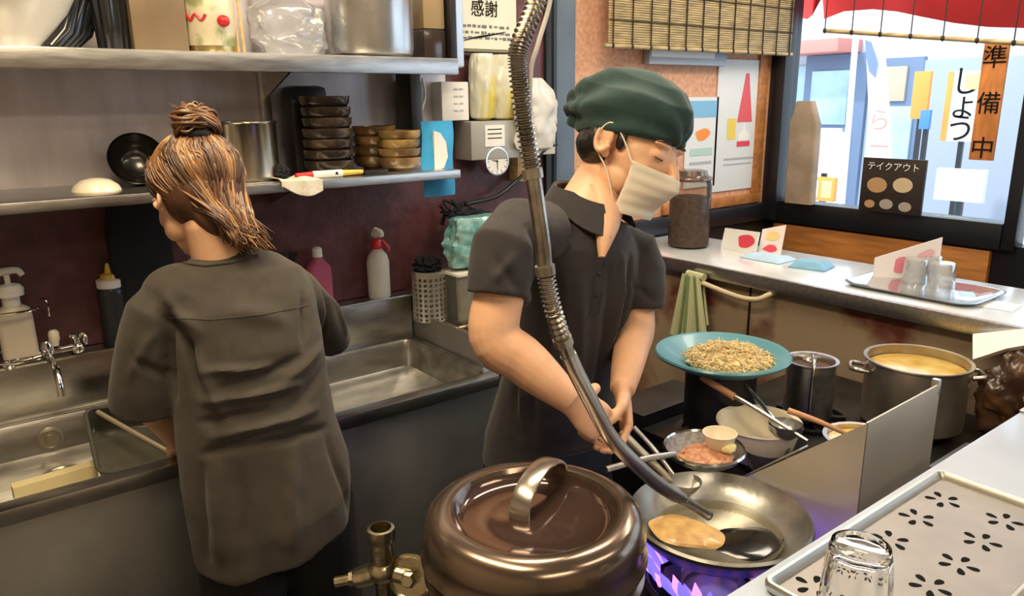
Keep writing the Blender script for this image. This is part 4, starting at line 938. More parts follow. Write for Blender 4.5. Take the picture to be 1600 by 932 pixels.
# ---------------------------------------------------------------- the woman at the sink
wo = thing('person', (.45, 1.40, 0), 'woman seen from behind at the sink, hair in a bun, dark T-shirt and trousers', 'person'); o = (.45, 1.40, 0)
HO = A(306, 306, y=1.49)
HF = Vector((-.24, .88, -.42)); H = frame(HO, HF, Vector((.08, .1, 1)), .90)
nb_ = ctr(345, 398, 1.435)
shL, shR = A(250, 452, y=1.425), A(462, 455, y=1.44)
elL, elR = A(236, 622, y=1.45), A(505, 518, y=1.52)
wrL, wrR = A(280, 690, y=1.62), Vector((.60, 1.74, .90))
hipL, hipR = Vector((.36, 1.36, .80)), Vector((.53, 1.37, .80))
m = MB(o); head_shape(m, H)
m.tube([H @ Vector((0, -.02, -.02)), H @ Vector((0, -.035, -.08)), nb_ + Vector((0, .0, -.01)), nb_ + Vector((0, -.01, -.07))], [.050, .049, .052, .07], 20)
m.loft([ctr(395, 800, 1.38), ctr(400, 690, 1.39), ctr(392, 580, 1.41), ctr(372, 480, 1.43), ctr(352, 425, 1.435)], [(.09, .105), (.085, .095), (.085, .095), (.075, .09), (.045, .06)], ref=(0, 1, 0), seg=24)
for sh, el, wr in ((shL, elL, wrL), (shR, elR, wrR)):
    limb(m, [sh, sh.lerp(el, .5), el, el.lerp(wr, .35), wr], [.026, .034, .036, .037, .032, .024])
hand(m, wrL, Vector((.25, .75, -.5)), Vector((.3, -.2, -.9)), Vector((.9, -.2, .3)), (.25, .3, .35, .4), .95)
hand(m, wrR, Vector((-.5, .6, -.5)), Vector((0, -.3, -.9)), Vector((-.8, -.5, .2)), (.3, .35, .4, .45), .95)
for hp, fx in ((hipL, .355), (hipR, .535)):
    limb(m, [hp, Vector((fx, 1.40, .45)), Vector((fx, 1.37, .10)), Vector((fx, 1.37, .06))], [.06, .056, .05, .042, .04])
solid(m, .0036, 4); m.build('body', skin, wo)
# trousers and shoes
m = MB(o)
m.loft([Vector((.445, 1.37, .70)), Vector((.445, 1.37, .80)), Vector((.445, 1.38, .92))], [(.105, .128), (.105, .130), (.09, .11)], ref=(0, 1, 0), seg=28)
for hp, fx in ((hipL + Vector((.01, 0, 0)), .355), (hipR - Vector((.02, 0, 0)), .535)): limb(m, [hp, Vector((fx, 1.39, .45)), Vector((fx, 1.37, .07))], [.088, .080, .070, .066])
solid(m, .007, 4, lambda co, no: .004 * npnoise(co, 30, 3)); m.build('trousers', trous, wo)
for fx in (.355, .535):
    m = MB(o); m.loft([Vector((fx, 1.30, .035)), Vector((fx, 1.34, .045)), Vector((fx, 1.42, .045)), Vector((fx, 1.50, .035)), Vector((fx, 1.545, .025))], [(.03, .03), (.044, .040), (.042, .045), (.032, .044), (.018, .03)], ref=(0, 0, 1)); m.build('shoe', black_pl, wo)
# T-shirt
m = MB(o)
def ringc(px0, px1, py, y):
    c = A((px0 + px1) / 2, py, y=y); dpt = (c - EYE).dot(-BCK); return c, (px1 - px0) / 2 * dpt / FPX
hemz = A(432, 862, y=1.345).z
c0, r0 = ringc(315, 549, 838, 1.345)
seq = [(c0, r0)] + [ringc(a, b, p, y) for a, b, p, y in ((303, 552, 785, 1.35), (291, 546, 730, 1.36), (282, 525, 670, 1.37), (276, 512, 600, 1.385), (262, 504, 530, 1.40), (238, 492, 470, 1.42), (246, 474, 434, 1.435), (285, 436, 408, 1.445), (303, 402, 394, 1.45))]
ry = [.125, .128, .122, .115, .112, .115, .108, .085, .062, .052]
R = []
for (c, r), b in zip(seq, ry):
    R.append([Vector((c.x + r * math.cos(a) * (1 if True else 1), c.y + b * math.sin(a), c.z + (.024 * math.cos(a) * max(0, min(1, (.86 - c.z) / .08)) if c.z < 1.2 else -.02 * math.sin(a)))) for a in [k * 2 * PI / 40 for k in range(40)]])
m.rings(R)
seL = A(231, 640, y=1.445); seR = A(523, 535, y=1.535)
def sleeve(m, P, R, ref=(0, 1, 0), arm=.042):
    d = (Vector(P[-1]) - Vector(P[-2])).normalized(); e = Vector(P[-1])
    m.loft([Vector(p) for p in P] + [e, e - d * .03][:1], R + [R[-1]][:1], ref=ref, seg=24)
m.ellip(A(285, 462, y=1.43), (.07, .075, .06)); m.ellip(A(440, 455, y=1.435), (.06, .075, .05)); m.ellip(A(365, 440, y=1.435), (.11, .085, .05))
m.loft([A(268, 466, y=1.43), A(244, 492, y=1.425), A(234, 540, y=1.43), A(229, 600, y=1.44), A(229, 634, y=1.45)], [(.06, .045), (.062, .052), (.062, .056), (.064, .062), (.064, .064)], ref=(0, 1, 0), seg=26)
m.loft([A(440, 440, y=1.435), A(462, 455, y=1.44), A(486, 482, y=1.465), A(508, 512, y=1.505), A(517, 530, y=1.53)], [(.050, .045), (.050, .046), (.050, .046), (.050, .045), (.050, .044)], ref=(0, 1, 0), seg=26)
Bk = lambda px, py, y=1.275: A(px, py, y=y)
FL = [(Bk(300, 590), Bk(430, 575), .010, .006), (Bk(330, 615), Bk(480, 560), .010, -.005), (Bk(300, 640), Bk(470, 600), .011, .007), (Bk(290, 672), Bk(420, 640), .010, -.006), (Bk(320, 690), Bk(500, 640), .012, .007), (Bk(300, 720), Bk(430, 668), .009, -.006),
      (Bk(360, 700), Bk(520, 668), .010, -.006), (Bk(290, 560, 1.30), Bk(340, 650), .012, .006), (Bk(285, 540, 1.33), Bk(300, 620, 1.30), .010, -.010), (Bk(500, 540, 1.33), Bk(440, 600), .012, .006), (Bk(505, 570, 1.33), Bk(455, 640), .012, -.006),
      (Bk(330, 740), Bk(345, 870), .016, .006), (Bk(375, 730), Bk(400, 860), .014, -.005), (Bk(450, 700), Bk(440, 850), .016, .006), (Bk(500, 690, 1.29), Bk(520, 820, 1.30), .014, -.006), (Bk(300, 740, 1.29), Bk(318, 880, 1.30), .010, -.005),
      (Bk(255, 490, 1.36), Bk(290, 560, 1.31), .012, -.007), (Bk(245, 460, 1.36), Bk(300, 520, 1.31), .012, .005), (Bk(480, 460, 1.34), Bk(470, 540, 1.31), .012, -.006), (Bk(262, 500, 1.36), Bk(268, 620, 1.37), .010, -.010), (Bk(360, 480, 1.30), Bk(450, 500, 1.30), .02, .004),
      (A(205, 560, y=1.38), A(262, 590, y=1.38), .010, -.004), (A(200, 590, y=1.38), A(240, 520, y=1.37), .010, .004), (A(505, 455, y=1.42), A(500, 540, y=1.47), .009, -.006), (A(520, 460, y=1.43), A(535, 520, y=1.48), .009, .004)]
hemc = np.array(c0)
def dW(co, no):
    d = folds(co, FL) + .0022 * npnoise(co, 26, 5) + .0012 * npnoise(co, 60, 8)
    d += .0035 * np.sin(np.arctan2(co[:, 1] - hemc[1], co[:, 0] - hemc[0]) * 7) * np.clip((hemc[2] + .12 - co[:, 2]) / .12, 0, 1)
    return d
solid(m, .0042, 6, dW); sh_ = m.build('t_shirt', shirt_w, wo)
SW = Surf(sh_, o)
m = MB(o); m.tube(SW.path([(288, 412), (322, 416), (362, 411), (402, 399)], 4, .001), .0030, 10, 2); m.build('collar_rib', shirt_w, sh_)
m = MB(o); m.tube(SW.path([(262, 497), (330, 500), (410, 492), (482, 478)], 8, .0002), .0011, 6); m.build('yoke_seam', shirt_w, sh_)
# hair: cap, gathered fall, bun and strands
def strand_mat():
    m = bpy.data.materials.new('auburn hair'); m.use_nodes = True; nt = m.node_tree; p = nt.nodes['Principled BSDF']
    at_ = nt.nodes.new('ShaderNodeAttribute'); at_.attribute_name = 'lock'; r = nt.nodes.new('ShaderNodeValToRGB')
    e = r.color_ramp.elements; e[0].position = 0; e[0].color = (.035, .013, .006, 1); e[1].position = 1; e[1].color = (.52, .29, .12, 1)
    e2 = r.color_ramp.elements.new(.5); e2.color = (.18, .080, .030, 1)
    nt.links.new(at_.outputs['Fac'], r.inputs[0]); nt.links.new(r.outputs[0], p.inputs['Base Color']); p.inputs['Roughness'].default_value = .33; p.inputs['Specular IOR Level'].default_value = .7
    return m
hairm = strand_mat()
m = MB(o)
E_ = lambda c, r: m.ellip(c, r, M=H, seg=28)
E_((0, -.016, .040), (.084, .098, .088)); E_((.0, -.036, -.005), (.082, .078, .085)); E_((.006, -.070, -.060), (.058, .040, .060)); E_((.020, -.082, -.100), (.034, .026, .042)); E_((.032, -.08, -.128), (.022, .020, .024))
solid(m, .004, 5, lambda co, no: .003 * npnoise(co, 60, 2)); hcap = m.build('hair', mat('dark auburn hair', (.085, .034, .014), .5, var=.3, vs=30, bump=.4, bs=120, stretch=(1, 1, .3)), wo)
BN = Vector((-.012, -.078, .108))
def add_locks(name, paths, parent):
    bm = bmesh.new(); lay = bm.verts.layers.float.new('lock')
    for P, r, v in paths:
        t = MB(o); t.tube(spline(P, 5), r, 6); me = bpy.data.meshes.new('x'); t.bm.to_mesh(me); t.bm.free(); n0 = len(bm.verts)
        bm.from_mesh(me); bm.verts.ensure_lookup_table(); bpy.data.meshes.remove(me)
        for k in range(n0, len(bm.verts)): bm.verts[k][lay] = v
    me = bpy.data.meshes.new(name); bm.to_mesh(me); bm.free(); me.materials.append(hairm); me.shade_smooth()
    ob = bpy.data.objects.new(name, me); C.objects.link(ob); ob.parent = parent; return ob
rh = random.Random(4); L = []
def onhead(az, el, k=1.0, c=(0, -.016, .035)):
    return H @ (Vector(c) + Vector((.086 * math.sin(az) * math.cos(el), -.100 * math.cos(az) * math.cos(el), .092 * math.sin(el))) * k)
for i in range(460):
    az = rh.uniform(-1.75, 1.75); k = rh.uniform(.995, 1.05)
    P = [onhead(az * .35, 1.05, k)]
    for f in (.25, .5, .75, 1.0):
        el = 1.05 - f * (1.45 + rh.uniform(-.15, .25)); a2 = az * (.35 + .65 * math.sin(min(1, f * 1.3) * PI / 2)) + rh.uniform(-.05, .05)
        if f > .7: a2 = a2 * .85 + .18
        P.append(onhead(a2, el, k * (1 + .03 * math.sin(f * 6 + i))))
    if abs(az) < 1.45:
        e1 = H @ Vector((.008 + az * .028 + rh.uniform(-.012, .012), -.098 + rh.uniform(-.012, .014), -.070)); e2 = H @ Vector((.026 + az * .020 + rh.uniform(-.016, .016), -.102 + rh.uniform(-.012, .012), -.115 + rh.uniform(-.02, .01)))
        P += [e1, e2]
        if rh.random() < .55: P.append(e2 + (H.to_3x3() @ Vector((.012 + rh.uniform(-.012, .016), rh.uniform(-.008, .012), rh.uniform(-.034, -.006)))))
    v = min(1, max(0, .42 + .30 * math.sin(az * 7 + 1) + rh.uniform(-.22, .30)))
    L.append((P, [.0018, .0028, .0030, .0026, .0008], v))
for i in range(420):
    side = rh.uniform(-1.9, 1.75); el0 = rh.uniform(-.1, .55); k = rh.uniform(1.02, 1.10); P = []
    for f in (0, .3, .6, .85):
        el = el0 - f * (el0 + .95 + rh.uniform(-.1, .15)); a2 = side * (1 - .42 * f * f) + .10 * f
        P.append(onhead(a2, el, k * (1 - .02 * f) + .010 * math.sin(f * 7 + i)))
    P.append(H @ Vector((.008 + side * .024, -.100 + rh.uniform(-.012, .008), -.078 + rh.uniform(-.01, .01))))
    P.append(H @ Vector((.024 + side * .016 + rh.uniform(-.012, .012), -.100 + rh.uniform(-.012, .012), -.122 + rh.uniform(-.022, .01))))
    L.append((P, [.0010, .0026, .0028, .0026, .0008], min(1, max(0, .36 + .26 * math.sin(side * 8) + rh.uniform(-.2, .28)))))
add_locks('hair_strands', L, hcap)
# the bun: coiled loops with a dark band below
L = []
Q = H.to_3x3()
for i in range(130):
    a0 = rh.uniform(0, 2 * PI); rr_ = rh.uniform(.010, .040); hh = rh.uniform(-.012, .010 + (.040 - rr_) * .9); P = []; span = rh.uniform(2.2, 4.2); tl = rh.uniform(-.5, .5)
    for j in range(7):
        a = a0 + span * j / 6; P.append(H @ (BN + Vector((rr_ * 1.2 * math.cos(a), -.012 + rr_ * .8 * math.sin(a), hh + .012 + tl * .02 * math.sin(a * 2) + .010 * math.sin(j)))))
    L.append((P, [.0016, .0036, .0040, .0034, .0012], min(1, max(0, rh.gauss(.36, .24)))))
for i in range(16):
    a = rh.uniform(0, 2 * PI); d_ = Vector((math.cos(a), math.sin(a) * .5, rh.uniform(.1, 1)))
    p = BN + Vector((0, -.01, .02)); L.append(([H @ p, H @ (p + d_ * .025), H @ (p + d_ * .043 + Vector((0, 0, -.006)))], [.0016, .0014, .0004], rh.uniform(.3, .8)))
bun = add_locks('hair_bun', L, hcap)
m = MB(o); m.ellip(BN + Vector((0, -.010, .014)), (.034, .026, .020), M=H); m.build('bun_core', MATS['dark auburn hair'], hcap)
m = MB(o); m.tube([H @ (BN + Vector((.026 * math.cos(a), -.004 + .022 * math.sin(a), -.016))) for a in [k * 2 * PI / 24 for k in range(25)]], .008, 10); m.build('hair_tie', black_cloth, hcap)
# ---------------------------------------------------------------- the man at the wok
mn = thing('person', (1.06, 1.28, 0), 'man in green headscarf, white mask and charcoal polo cooking at the wok', 'person'); o = (1.06, 1.28, 0)
MO = A(984, 228, y=1.10); F = cdir(.74, -.40, -.54); H = frame(MO, F, UPV + RGT * .02, 1.10); H3 = H.to_3x3()
nb_ = A(918, 322, y=1.125)
shR, shL = A(800, 345, y=1.085), A(984, 382, y=1.145)
elR, elL = A(772, 525, y=1.06), A(994, 508, y=1.078)
wrR, wrL = A(893, 628, y=.955), A(972, 612, y=.985)
m = MB(o); head_shape(m, H)
m.tube([H @ Vector((0, -.02, -.01)), H @ Vector((0, -.03, -.075)), nb_, nb_ + Vector((.0, .03, -.07))], [.052, .055, .060, .075], 22)
m.loft([A(850, 720, y=1.27), A(862, 640, y=1.245), A(882, 560, y=1.20), A(897, 470, y=1.16), A(905, 400, y=1.14), A(912, 350, y=1.13)], [(.09, .11), (.085, .105), (.09, .105), (.09, .11), (.075, .10), (.05, .07)], ref=(0, 1, 0), seg=28)
limb(m, [shR, shR.lerp(elR, .5), elR, elR.lerp(wrR, .35), elR.lerp(wrR, .75), wrR], [.038, .044, .047, .0465, .043, .033, .026])
limb(m, [shL, shL.lerp(elL, .5), elL, elL.lerp(wrL, .35), elL.lerp(wrL, .75), wrL], [.034, .038, .041, .040, .036, .030, .025])
gr = A(972, 672, y=.945)
hand(m, wrR, (A(946, 668, y=.935) - wrR), cdir(.45, -.50, .72), cdir(.75, .45, -.35), (.40, .55, .65, .75), .95, .9)
hand(m, wrL, (A(978, 660, y=.955) - wrL), cdir(-.80, -.25, -.10), cdir(-.2, -.1, -.95), (.50, .6, .7, .75), .92, .4)
for fx, fy in ((.98, 1.27), (1.13, 1.31)): limb(m, [Vector((fx, fy, .85)), Vector((fx, fy, .45)), Vector((fx, fy + .02, .08))], [.06, .056, .05, .044])
solid(m, .0034, 4); m.build('body', skin, mn); face_bits(H, mn, o)
m = MB(o)
m.loft([Vector((1.055, 1.285, .62)), Vector((1.06, 1.28, .74)), Vector((1.055, 1.27, .86))], [(.11, .128), (.11, .130), (.095, .11)], ref=(0, 1, 0), seg=28)
for fx, fy in ((.98, 1.27), (1.13, 1.31)): limb(m, [Vector((fx, fy, .74)), Vector((fx, fy, .45)), Vector((fx, fy + .02, .07))], [.088, .082, .075, .07])
solid(m, .007, 4, lambda co, no: .004 * npnoise(co, 30, 3)); m.build('trousers', trous, mn)
# waist apron in front
m = MB(o); R = []
for i in range(12):
    f = i / 11; z = .80 - .40 * f; row = []
    for k in range(25):
        a = math.radians(-150 + 120 * k / 24) ; rr_ = 1 + .03 * math.sin(k * 1.9) * f; row.append(Vector((1.06 + (.142 + .02 * f) * rr_ * math.cos(a), 1.255 + (.138 + .02 * f) * rr_ * math.sin(a), z)))
    R.append(row + [p + Vector((0, .006, 0)) for p in row[::-1]])
m.rings(R); m.build('apron', navy, mn)
for fx, fy in ((.98, 1.27), (1.13, 1.31)):
    m = MB(o); m.loft([Vector((fx, fy + .09, .035)), Vector((fx, fy + .05, .05)), Vector((fx, fy - .04, .05)), Vector((fx, fy - .12, .035)), Vector((fx, fy - .17, .025))], [(.03, .03), (.048, .042), (.045, .048), (.034, .046), (.018, .03)], ref=(0, 0, 1)); m.build('shoe', black_pl, mn)
# polo shirt
m = MB(o)
ms_ = [ringc(738, 968, 702, 1.275), ringc(744, 978, 660, 1.27), ringc(760, 984, 610, 1.245), ringc(776, 990, 560, 1.215), ringc(788, 1000, 500, 1.185), ringc(794, 1016, 440, 1.165), ringc(792, 1020, 395, 1.15), ringc(806, 1008, 362, 1.135), ringc(846, 966, 332, 1.13), ringc(868, 948, 316, 1.13)]
ry = [.130, .132, .128, .126, .126, .124, .112, .092, .072, .062]; R = []
for (c, r), b in zip(ms_, ry): R.append([Vector((c.x + r * math.cos(a), c.y + b * math.sin(a) + r * .10 * math.cos(a), c.z + (.022 * math.sin(a) if c.z > 1.25 else 0))) for a in [k * 2 * PI / 44 for k in range(44)]])
m.rings(R)
m.ellip(A(845, 368, y=1.13), (.08, .055, .052)); m.ellip(A(975, 388, y=1.145), (.06, .06, .05)); m.loft([A(975, 400, y=1.13), A(988, 470, y=1.12)], [(.05, .045), (.045, .04)], ref=(0, 1, 0), seg=20); m.ellip(A(905, 372, y=1.13), (.12, .08, .055))
m.loft([A(850, 362, y=1.12), A(812, 362, y=1.095), A(789, 390, y=1.075), A(781, 435, y=1.068), A(778, 462, y=1.063)], [(.064, .060), (.068, .064), (.064, .062), (.059, .058), (.057, .057)], ref=(0, 1, 0), seg=26)
m.loft([A(965, 385, y=1.14), A(988, 392, y=1.13), A(996, 425, y=1.11), A(997, 460, y=1.095), A(996, 482, y=1.09)], [(.060, .048), (.066, .054), (.066, .054), (.064, .052), (.062, .050)], ref=(0, 1, 0), seg=26)
Fr = lambda px, py, y=1.03: A(px, py, y=y)
FM = [(Fr(830, 350, 1.02), Fr(850, 470), .012, -.006), (Fr(850, 400), Fr(840, 560, 1.06), .014, .005), (Fr(870, 400), Fr(868, 600, 1.08), .014, -.006), (Fr(980, 400), Fr(955, 560, 1.06), .012, .006), (Fr(1000, 400), Fr(978, 520, 1.05), .011, -.006), (Fr(955, 420), Fr(930, 620, 1.10), .014, -.005),
      (Fr(820, 480), Fr(880, 620, 1.09), .012, .005), (Fr(745, 600, 1.18), Fr(800, 690, 1.17), .014, -.006), (Fr(770, 580, 1.16), Fr(790, 690, 1.16), .012, .006), (Fr(820, 620, 1.12), Fr(830, 700, 1.14), .014, -.005), (A(770, 400, y=1.01), A(815, 460, y=1.01), .012, -.004), (A(765, 440, y=1.01), A(810, 400, y=1.01), .012, .004), (Fr(915, 450), Fr(905, 640, 1.1), .014, .005), (A(990, 440, y=1.05), A(1015, 470, y=1.05), .01, -.004)]
def dM(co, no): return folds(co, FM) + .0022 * npnoise(co, 28, 6) + .001 * npnoise(co, 70, 9)
solid(m, .0042, 6, dM)
# open V at the throat: push the front of the neckline inward
po = m.build('polo_shirt', shirt_m, mn)
chest = A(930, 392, y=1.05)
# collar: a folded band round the neck, open at front
m = MB(o); Nc = nb_ + Vector((.0, .0, .012)); fx_ = Vector((.42, -.90, 0)).normalized(); rx_ = Vector((fx_.y, -fx_.x, 0)); R = []
for k in range(37):
    a = math.radians(44 + 272 * k / 36); d_ = fx_ * math.cos(a) + rx_ * math.sin(a); fr = max(0, math.cos(a))
    bz = -.030 * fr ** .8 + .012 * max(0, -math.cos(a))
    p = Nc + d_ * (.066 + .012 * fr) + Vector((0, 0, .022 + bz)); q = Nc + d_ * (.092 + .020 * fr) + Vector((0, 0, -.022 + bz * 1.3 - .012 * fr))
    R.append([p, p + d_ * .004 + Vector((0, 0, .002)), q + d_ * .004, q - Vector((0, 0, .003)), q - d_ * .002 + Vector((0, 0, .003)), p - d_ * .003 - Vector((0, 0, .003))])
m.rings(R); m.build('collar', shirt_m, po, ang=60)
# bare throat wedge over the shirt front and placket
m = MB(o)
V0 = [A(915, 318, y=1.075), A(978, 322, y=1.075), A(965, 350, y=1.045), A(945, 398, y=1.022), A(928, 360, y=1.045)]
cen = sum(V0, Vector()) / 5
m.loft([A(946, 300, y=1.10), A(949, 325, y=1.080), A(948, 350, y=1.052), A(944, 378, y=1.034), A(940, 402, y=1.026)], [(.03, .045), (.028, .040), (.022, .030), (.015, .016), (.008, .004)], ref=(0, 1, 0), seg=20)
m.build('open_throat', skin, mn)
SM = Surf(po, o)
m = MB(o)
for P in ([(932, 408), (928, 450), (921, 492)], [(944, 408), (941, 450), (934, 492)]): m.tube(SM.path(P, 8, .0003), .0013, 6)
m.tube(SM.path([(921, 492), (934, 492)], 4, .0003), .0013, 6); m.build('placket', shirt_m, po)
for py in (428, 462):
    q = SM(936.5 - (py - 420) * .1, py, .0012); m = MB(o); m.ellip(q, (.0045, .0022, .0045), seg=12); m.build('button', black_pl, po)
# headscarf
m = MB(o); E_ = lambda c, r: m.ellip(c, r, M=H, seg=30)
def capring(z, rx, ry, cy, tilt=0.): return [H @ Vector((rx * math.cos(a), cy + ry * math.sin(a), z + tilt * math.sin(a))) for a in [k * 2 * PI / 44 for k in range(44)]]
m.rings([capring(.012, .078, .098, -.006, .016), capring(.018, .085, .106, -.008, .016), capring(.050, .090, .114, -.014, .010), capring(.085, .084, .110, -.018, .004), capring(.115, .062, .086, -.02), capring(.132, .03, .045, -.02)])
m.ellip((0, -.085, .052), (.070, .055, .060), M=H); m.ellip((0, -.120, .040), (.042, .040, .040), M=H)
Hi = np.array(H.inverted())
def dS(co, no):
    q = co @ Hi[:3, :3].T + Hi[:3, 3]
    kx, ky, kz = q[:, 0], q[:, 1] + .165, q[:, 2] - .005
    ang = np.arctan2(kz, np.abs(kx) + .02); r = np.sqrt(kx ** 2 + ky ** 2 + kz ** 2)
    amp = np.clip(1.45 - r / .25, .10, 1) * .0062
    d = amp * np.sin(ang * 13 + 2.5 * np.sin(r * 18) + kx * 18)
    d += .0018 * np.sin(q[:, 2] * 170 + q[:, 1] * 40) * np.clip((.05 - q[:, 2]) / .04, 0, 1) + .0015 * npnoise(co, 45, 4)
    return d
solid(m, .0032, 3, dS); m.build('headscarf', green_cl, mn)
# black hair in front of and below the scarf behind the ear
m = MB(o); m.ellip((0, -.045, -.018), (.078, .052, .045), M=H)
for sx in (-1, 1): m.ellip((sx * .0685, .018, .006), (.005, .011, .022), M=H); m.ellip((sx * .068, -.03, -.005), (.012, .022, .03), M=H)
solid(m, .0032, 3, lambda co, no: .0022 * npnoise(co, 150, 2)); m.build('hair', bl_hair, mn)
# mask
m = MB(o); NU, NV = 30, 18; rows = []; back = []
for j in range(NV):
    v = j / (NV - 1); row = []; bk = []
    for i in range(NU + 1):
        u = -1 + 2 * i / NU; a = u * 1.18
        z = -.026 - .088 * v + .004 * u * u * (1 - 2 * v)
        nose = math.exp(-(u / .22) ** 2) * math.exp(-((v - .18) / .28) ** 2)
        rx = .070 - .010 * v; yy = .022 + (.074 - .012 * v) * math.cos(a) + .016 * math.cos(a) ** 2 * math.sin(min(1, v * 1.15 + .12) * PI) + .014 * nose
        x = rx * math.sin(a) / math.sin(1.18) * .97
        pl = .0012 * math.sin(v * PI * 9) * (1 if abs(u) < .95 else .3)
        row.append(H @ Vector((x * (1 + pl * 3), yy + pl + .004, z))); bk.append(H @ Vector((x * .985, yy + pl + .0022, z)))
    rows.append(row); back.append(bk)
m.rings([r + b[::-1] for r, b in zip(rows, back)]); mk = m.build('face_mask', maskm, mn, ang=60)
for sx in (-1, 1):
    m = MB(o); i = 0 if sx < 0 else NU
    tp = rows[1][i]; bt = rows[-2][i]
    m.tube([tp, H @ Vector((sx * .076, .020, .012)), H @ Vector((sx * .083, -.006, .026)), H @ Vector((sx * .084, -.022, .0)), H @ Vector((sx * .080, -.012, -.028)), H @ Vector((sx * .073, .015, -.055)), bt], .0016, 8, 6); m.build('ear_loop', maskm, mk)
# ================================================================ LEFT WALL: THINGS ON THE SHELVES
def on(px, y, z): p = A(px, 100, y=y); return Vector((p.x, y, z))
# upper shelf
p = A(8, 60, y=1.96); c = (p.x, 1.96, ZU)
m = MB(c); m.lathe(c, [(0, 0), (.062, 0), (.064, .012), (.080, .028), (.120, .075), (.150, .13), (.153, .135), (.148, .134), (.115, .078), (.07, .03), (0, .02)], 56)
tag(m.build('large_bowl', white_cer), 'large white bowl at the left end of the upper shelf', 'bowl')
p = A(176, 40, y=1.97); c = (p.x, 1.97, ZU); m = MB(c)
R = []
for z, r in ((0, .032), (.004, .034), (.12, .040), (.122, .036), (.01, .03)):
    R.append([(c[0] + r * (1 + .05 * math.cos(14 * a)) * math.cos(a), c[1] + r * (1 + .05 * math.cos(14 * a)) * math.sin(a), ZU + z) for a in [k * 2 * PI / 84 for k in range(84)]])
m.rings(R); tag(m.build('fluted_cup', mat('gloss black', (.010, .011, .014), .2, coat=.6)), 'black fluted cup left of the brown tin on the upper shelf', 'cup')
t = thing('spoon_bundle', on(118, 1.96, ZU), 'slanting black ladles lying between the white bowl and the fluted cup', 'ladle'); oo = tuple(t.location)
for k in range(4):
    a_ = A(80 + k * 9, 62, y=1.93 + .02 * k); a_.z = ZU + .008; b_ = A(118 + k * 12, -5, y=1.96 + .01 * k); m = MB(oo); m.loft([a_, a_.lerp(b_, .35) + Vector((.01, 0, -.004)), b_], [(.006, .012), (.010, .016), (.009, .012)], ref=(0, 1, 0)); m.build('handle', MATS['gloss black'], t)
p = A(243, 40, y=1.97); m = MB((p.x, 1.97, ZU)); m.bx(p.x - .062, p.x + .058, 1.92, 2.03, ZU, ZU + .21, .008)
tag(m.build('brown_canister', tin_br), 'tall square dull brown canister left of the printed gold tin', 'canister')
p = A(326, 40, y=1.96); c = (p.x, 1.96, ZU); tn = thing('food_tin', c, 'gold tin with red lettering and green pictures on the upper shelf', 'tin')
prof = [(0, 0), (.060, 0), (.062, .003)] + [(.0605 + .0008 * (k % 2), .008 + k * .006) for k in range(28)] + [(.062, .182), (.062, .186), (.058, .186), (.057, .181), (0, .181)]
m = MB(c); m.lathe(c, prof, 56); m.build('can', tin_g, tn)
lab = mat('tin label', (.72, .66, .48), .4, .3, col2=(.30, .34, .16), vs=16, thr=(.5, .62))
m = MB(c); m.lathe(c, [(.0616, .02), (.0622, .021), (.0622, .165), (.0616, .166)], 56, closed=True); m.build('paper_label', lab, tn)
m = MB(c)
dC = Vector((EYE.x - p.x, EYE.y - 1.96, 0)).normalized(); a0 = math.atan2(dC.y, dC.x)
def on_tin(da, z): return Vector((c[0] + .0630 * math.cos(a0 + da), c[1] + .0630 * math.sin(a0 + da), ZU + z))
m.tube([on_tin(-.95 + k * .11, .082 + .007 * math.sin(k * 1.7)) for k in range(9)], .0035, 6, 4); m.build('red_script', redp, tn)
m = MB(c); q = on_tin(.55, .075); m.ellip(q, (.015, .015, .014)); m.build('red_seal', redp, tn)
for k, (px, dz) in enumerate(((372, 0), (381, .01))):
    b_ = A(px, 70, y=1.93); m = MB((b_.x, 1.93, ZU)); m.tube([(b_.x, 1.93, ZU), (b_.x - .003, 1.95, ZU + .26)], .004, 8); tag(m.build('wooden_stick', wood_l), ['left', 'right'][k] + ' of two pale upright wooden sticks beside the printed tin', 'stick')
def crumple(name, px0, px1, pyt, y, z0, dy, m_, label, cat, seed, amp=.18, tie=True, parent=None, bulge=.55):
    a_ = A(px0, 100, y=y); b_ = A(px1, 100, y=y); zt = A((px0 + px1) / 2, pyt, y=y).z; cx_ = (a_.x + b_.x) / 2; hw = (b_.x - a_.x) / 2 * .95
    m = MB((cx_, y, z0)); R = []
    for i in range(26):
        f = i / 25; s_ = (.80 + .45 * math.sin(f * PI) ** bulge * .6) * (1 if f < .75 or not tie else 1 - (f - .75) * 2.4)
        if i == 0: s_ *= .6
        row = []
        for k in range(48):
            a = k * 2 * PI / 48; nn_ = noise.noise(Vector((math.cos(a) * 2.2, math.sin(a) * 2.2, f * 4 + seed))) + .5 * noise.noise(Vector((math.cos(a) * 5, math.sin(a) * 5, f * 9 + seed)))
            q = s_ * (1 + amp * nn_); row.append((cx_ + hw * q * math.cos(a), y + dy * q * math.sin(a), z0 + (zt - z0) * f))
        R.append(row)
    m.rings(R); return tag(m.build(name, m_, ang=30), label, cat)
crumple('plastic_bag', 398, 512, -8, 1.95, ZU, .055, bag_m, 'crumpled clear plastic bag left of the big steel tub', 'bag', 3)
p = A(578, 40, y=1.955); c = (p.x, 1.955, ZU); m = MB(c); m.lathe(c, [(0, 0), (.095, 0), (.112, .012), (.116, .03), (.118, .20), (.121, .203), (.115, .203), (.112, .02), (0, .01)], 64)
tag(m.build('steel_tub', mat('satin bright steel', (.62, .63, .63), .27, 1, var=.08, vs=4)), 'big satin steel tub near the right end of the upper shelf', 'tub')
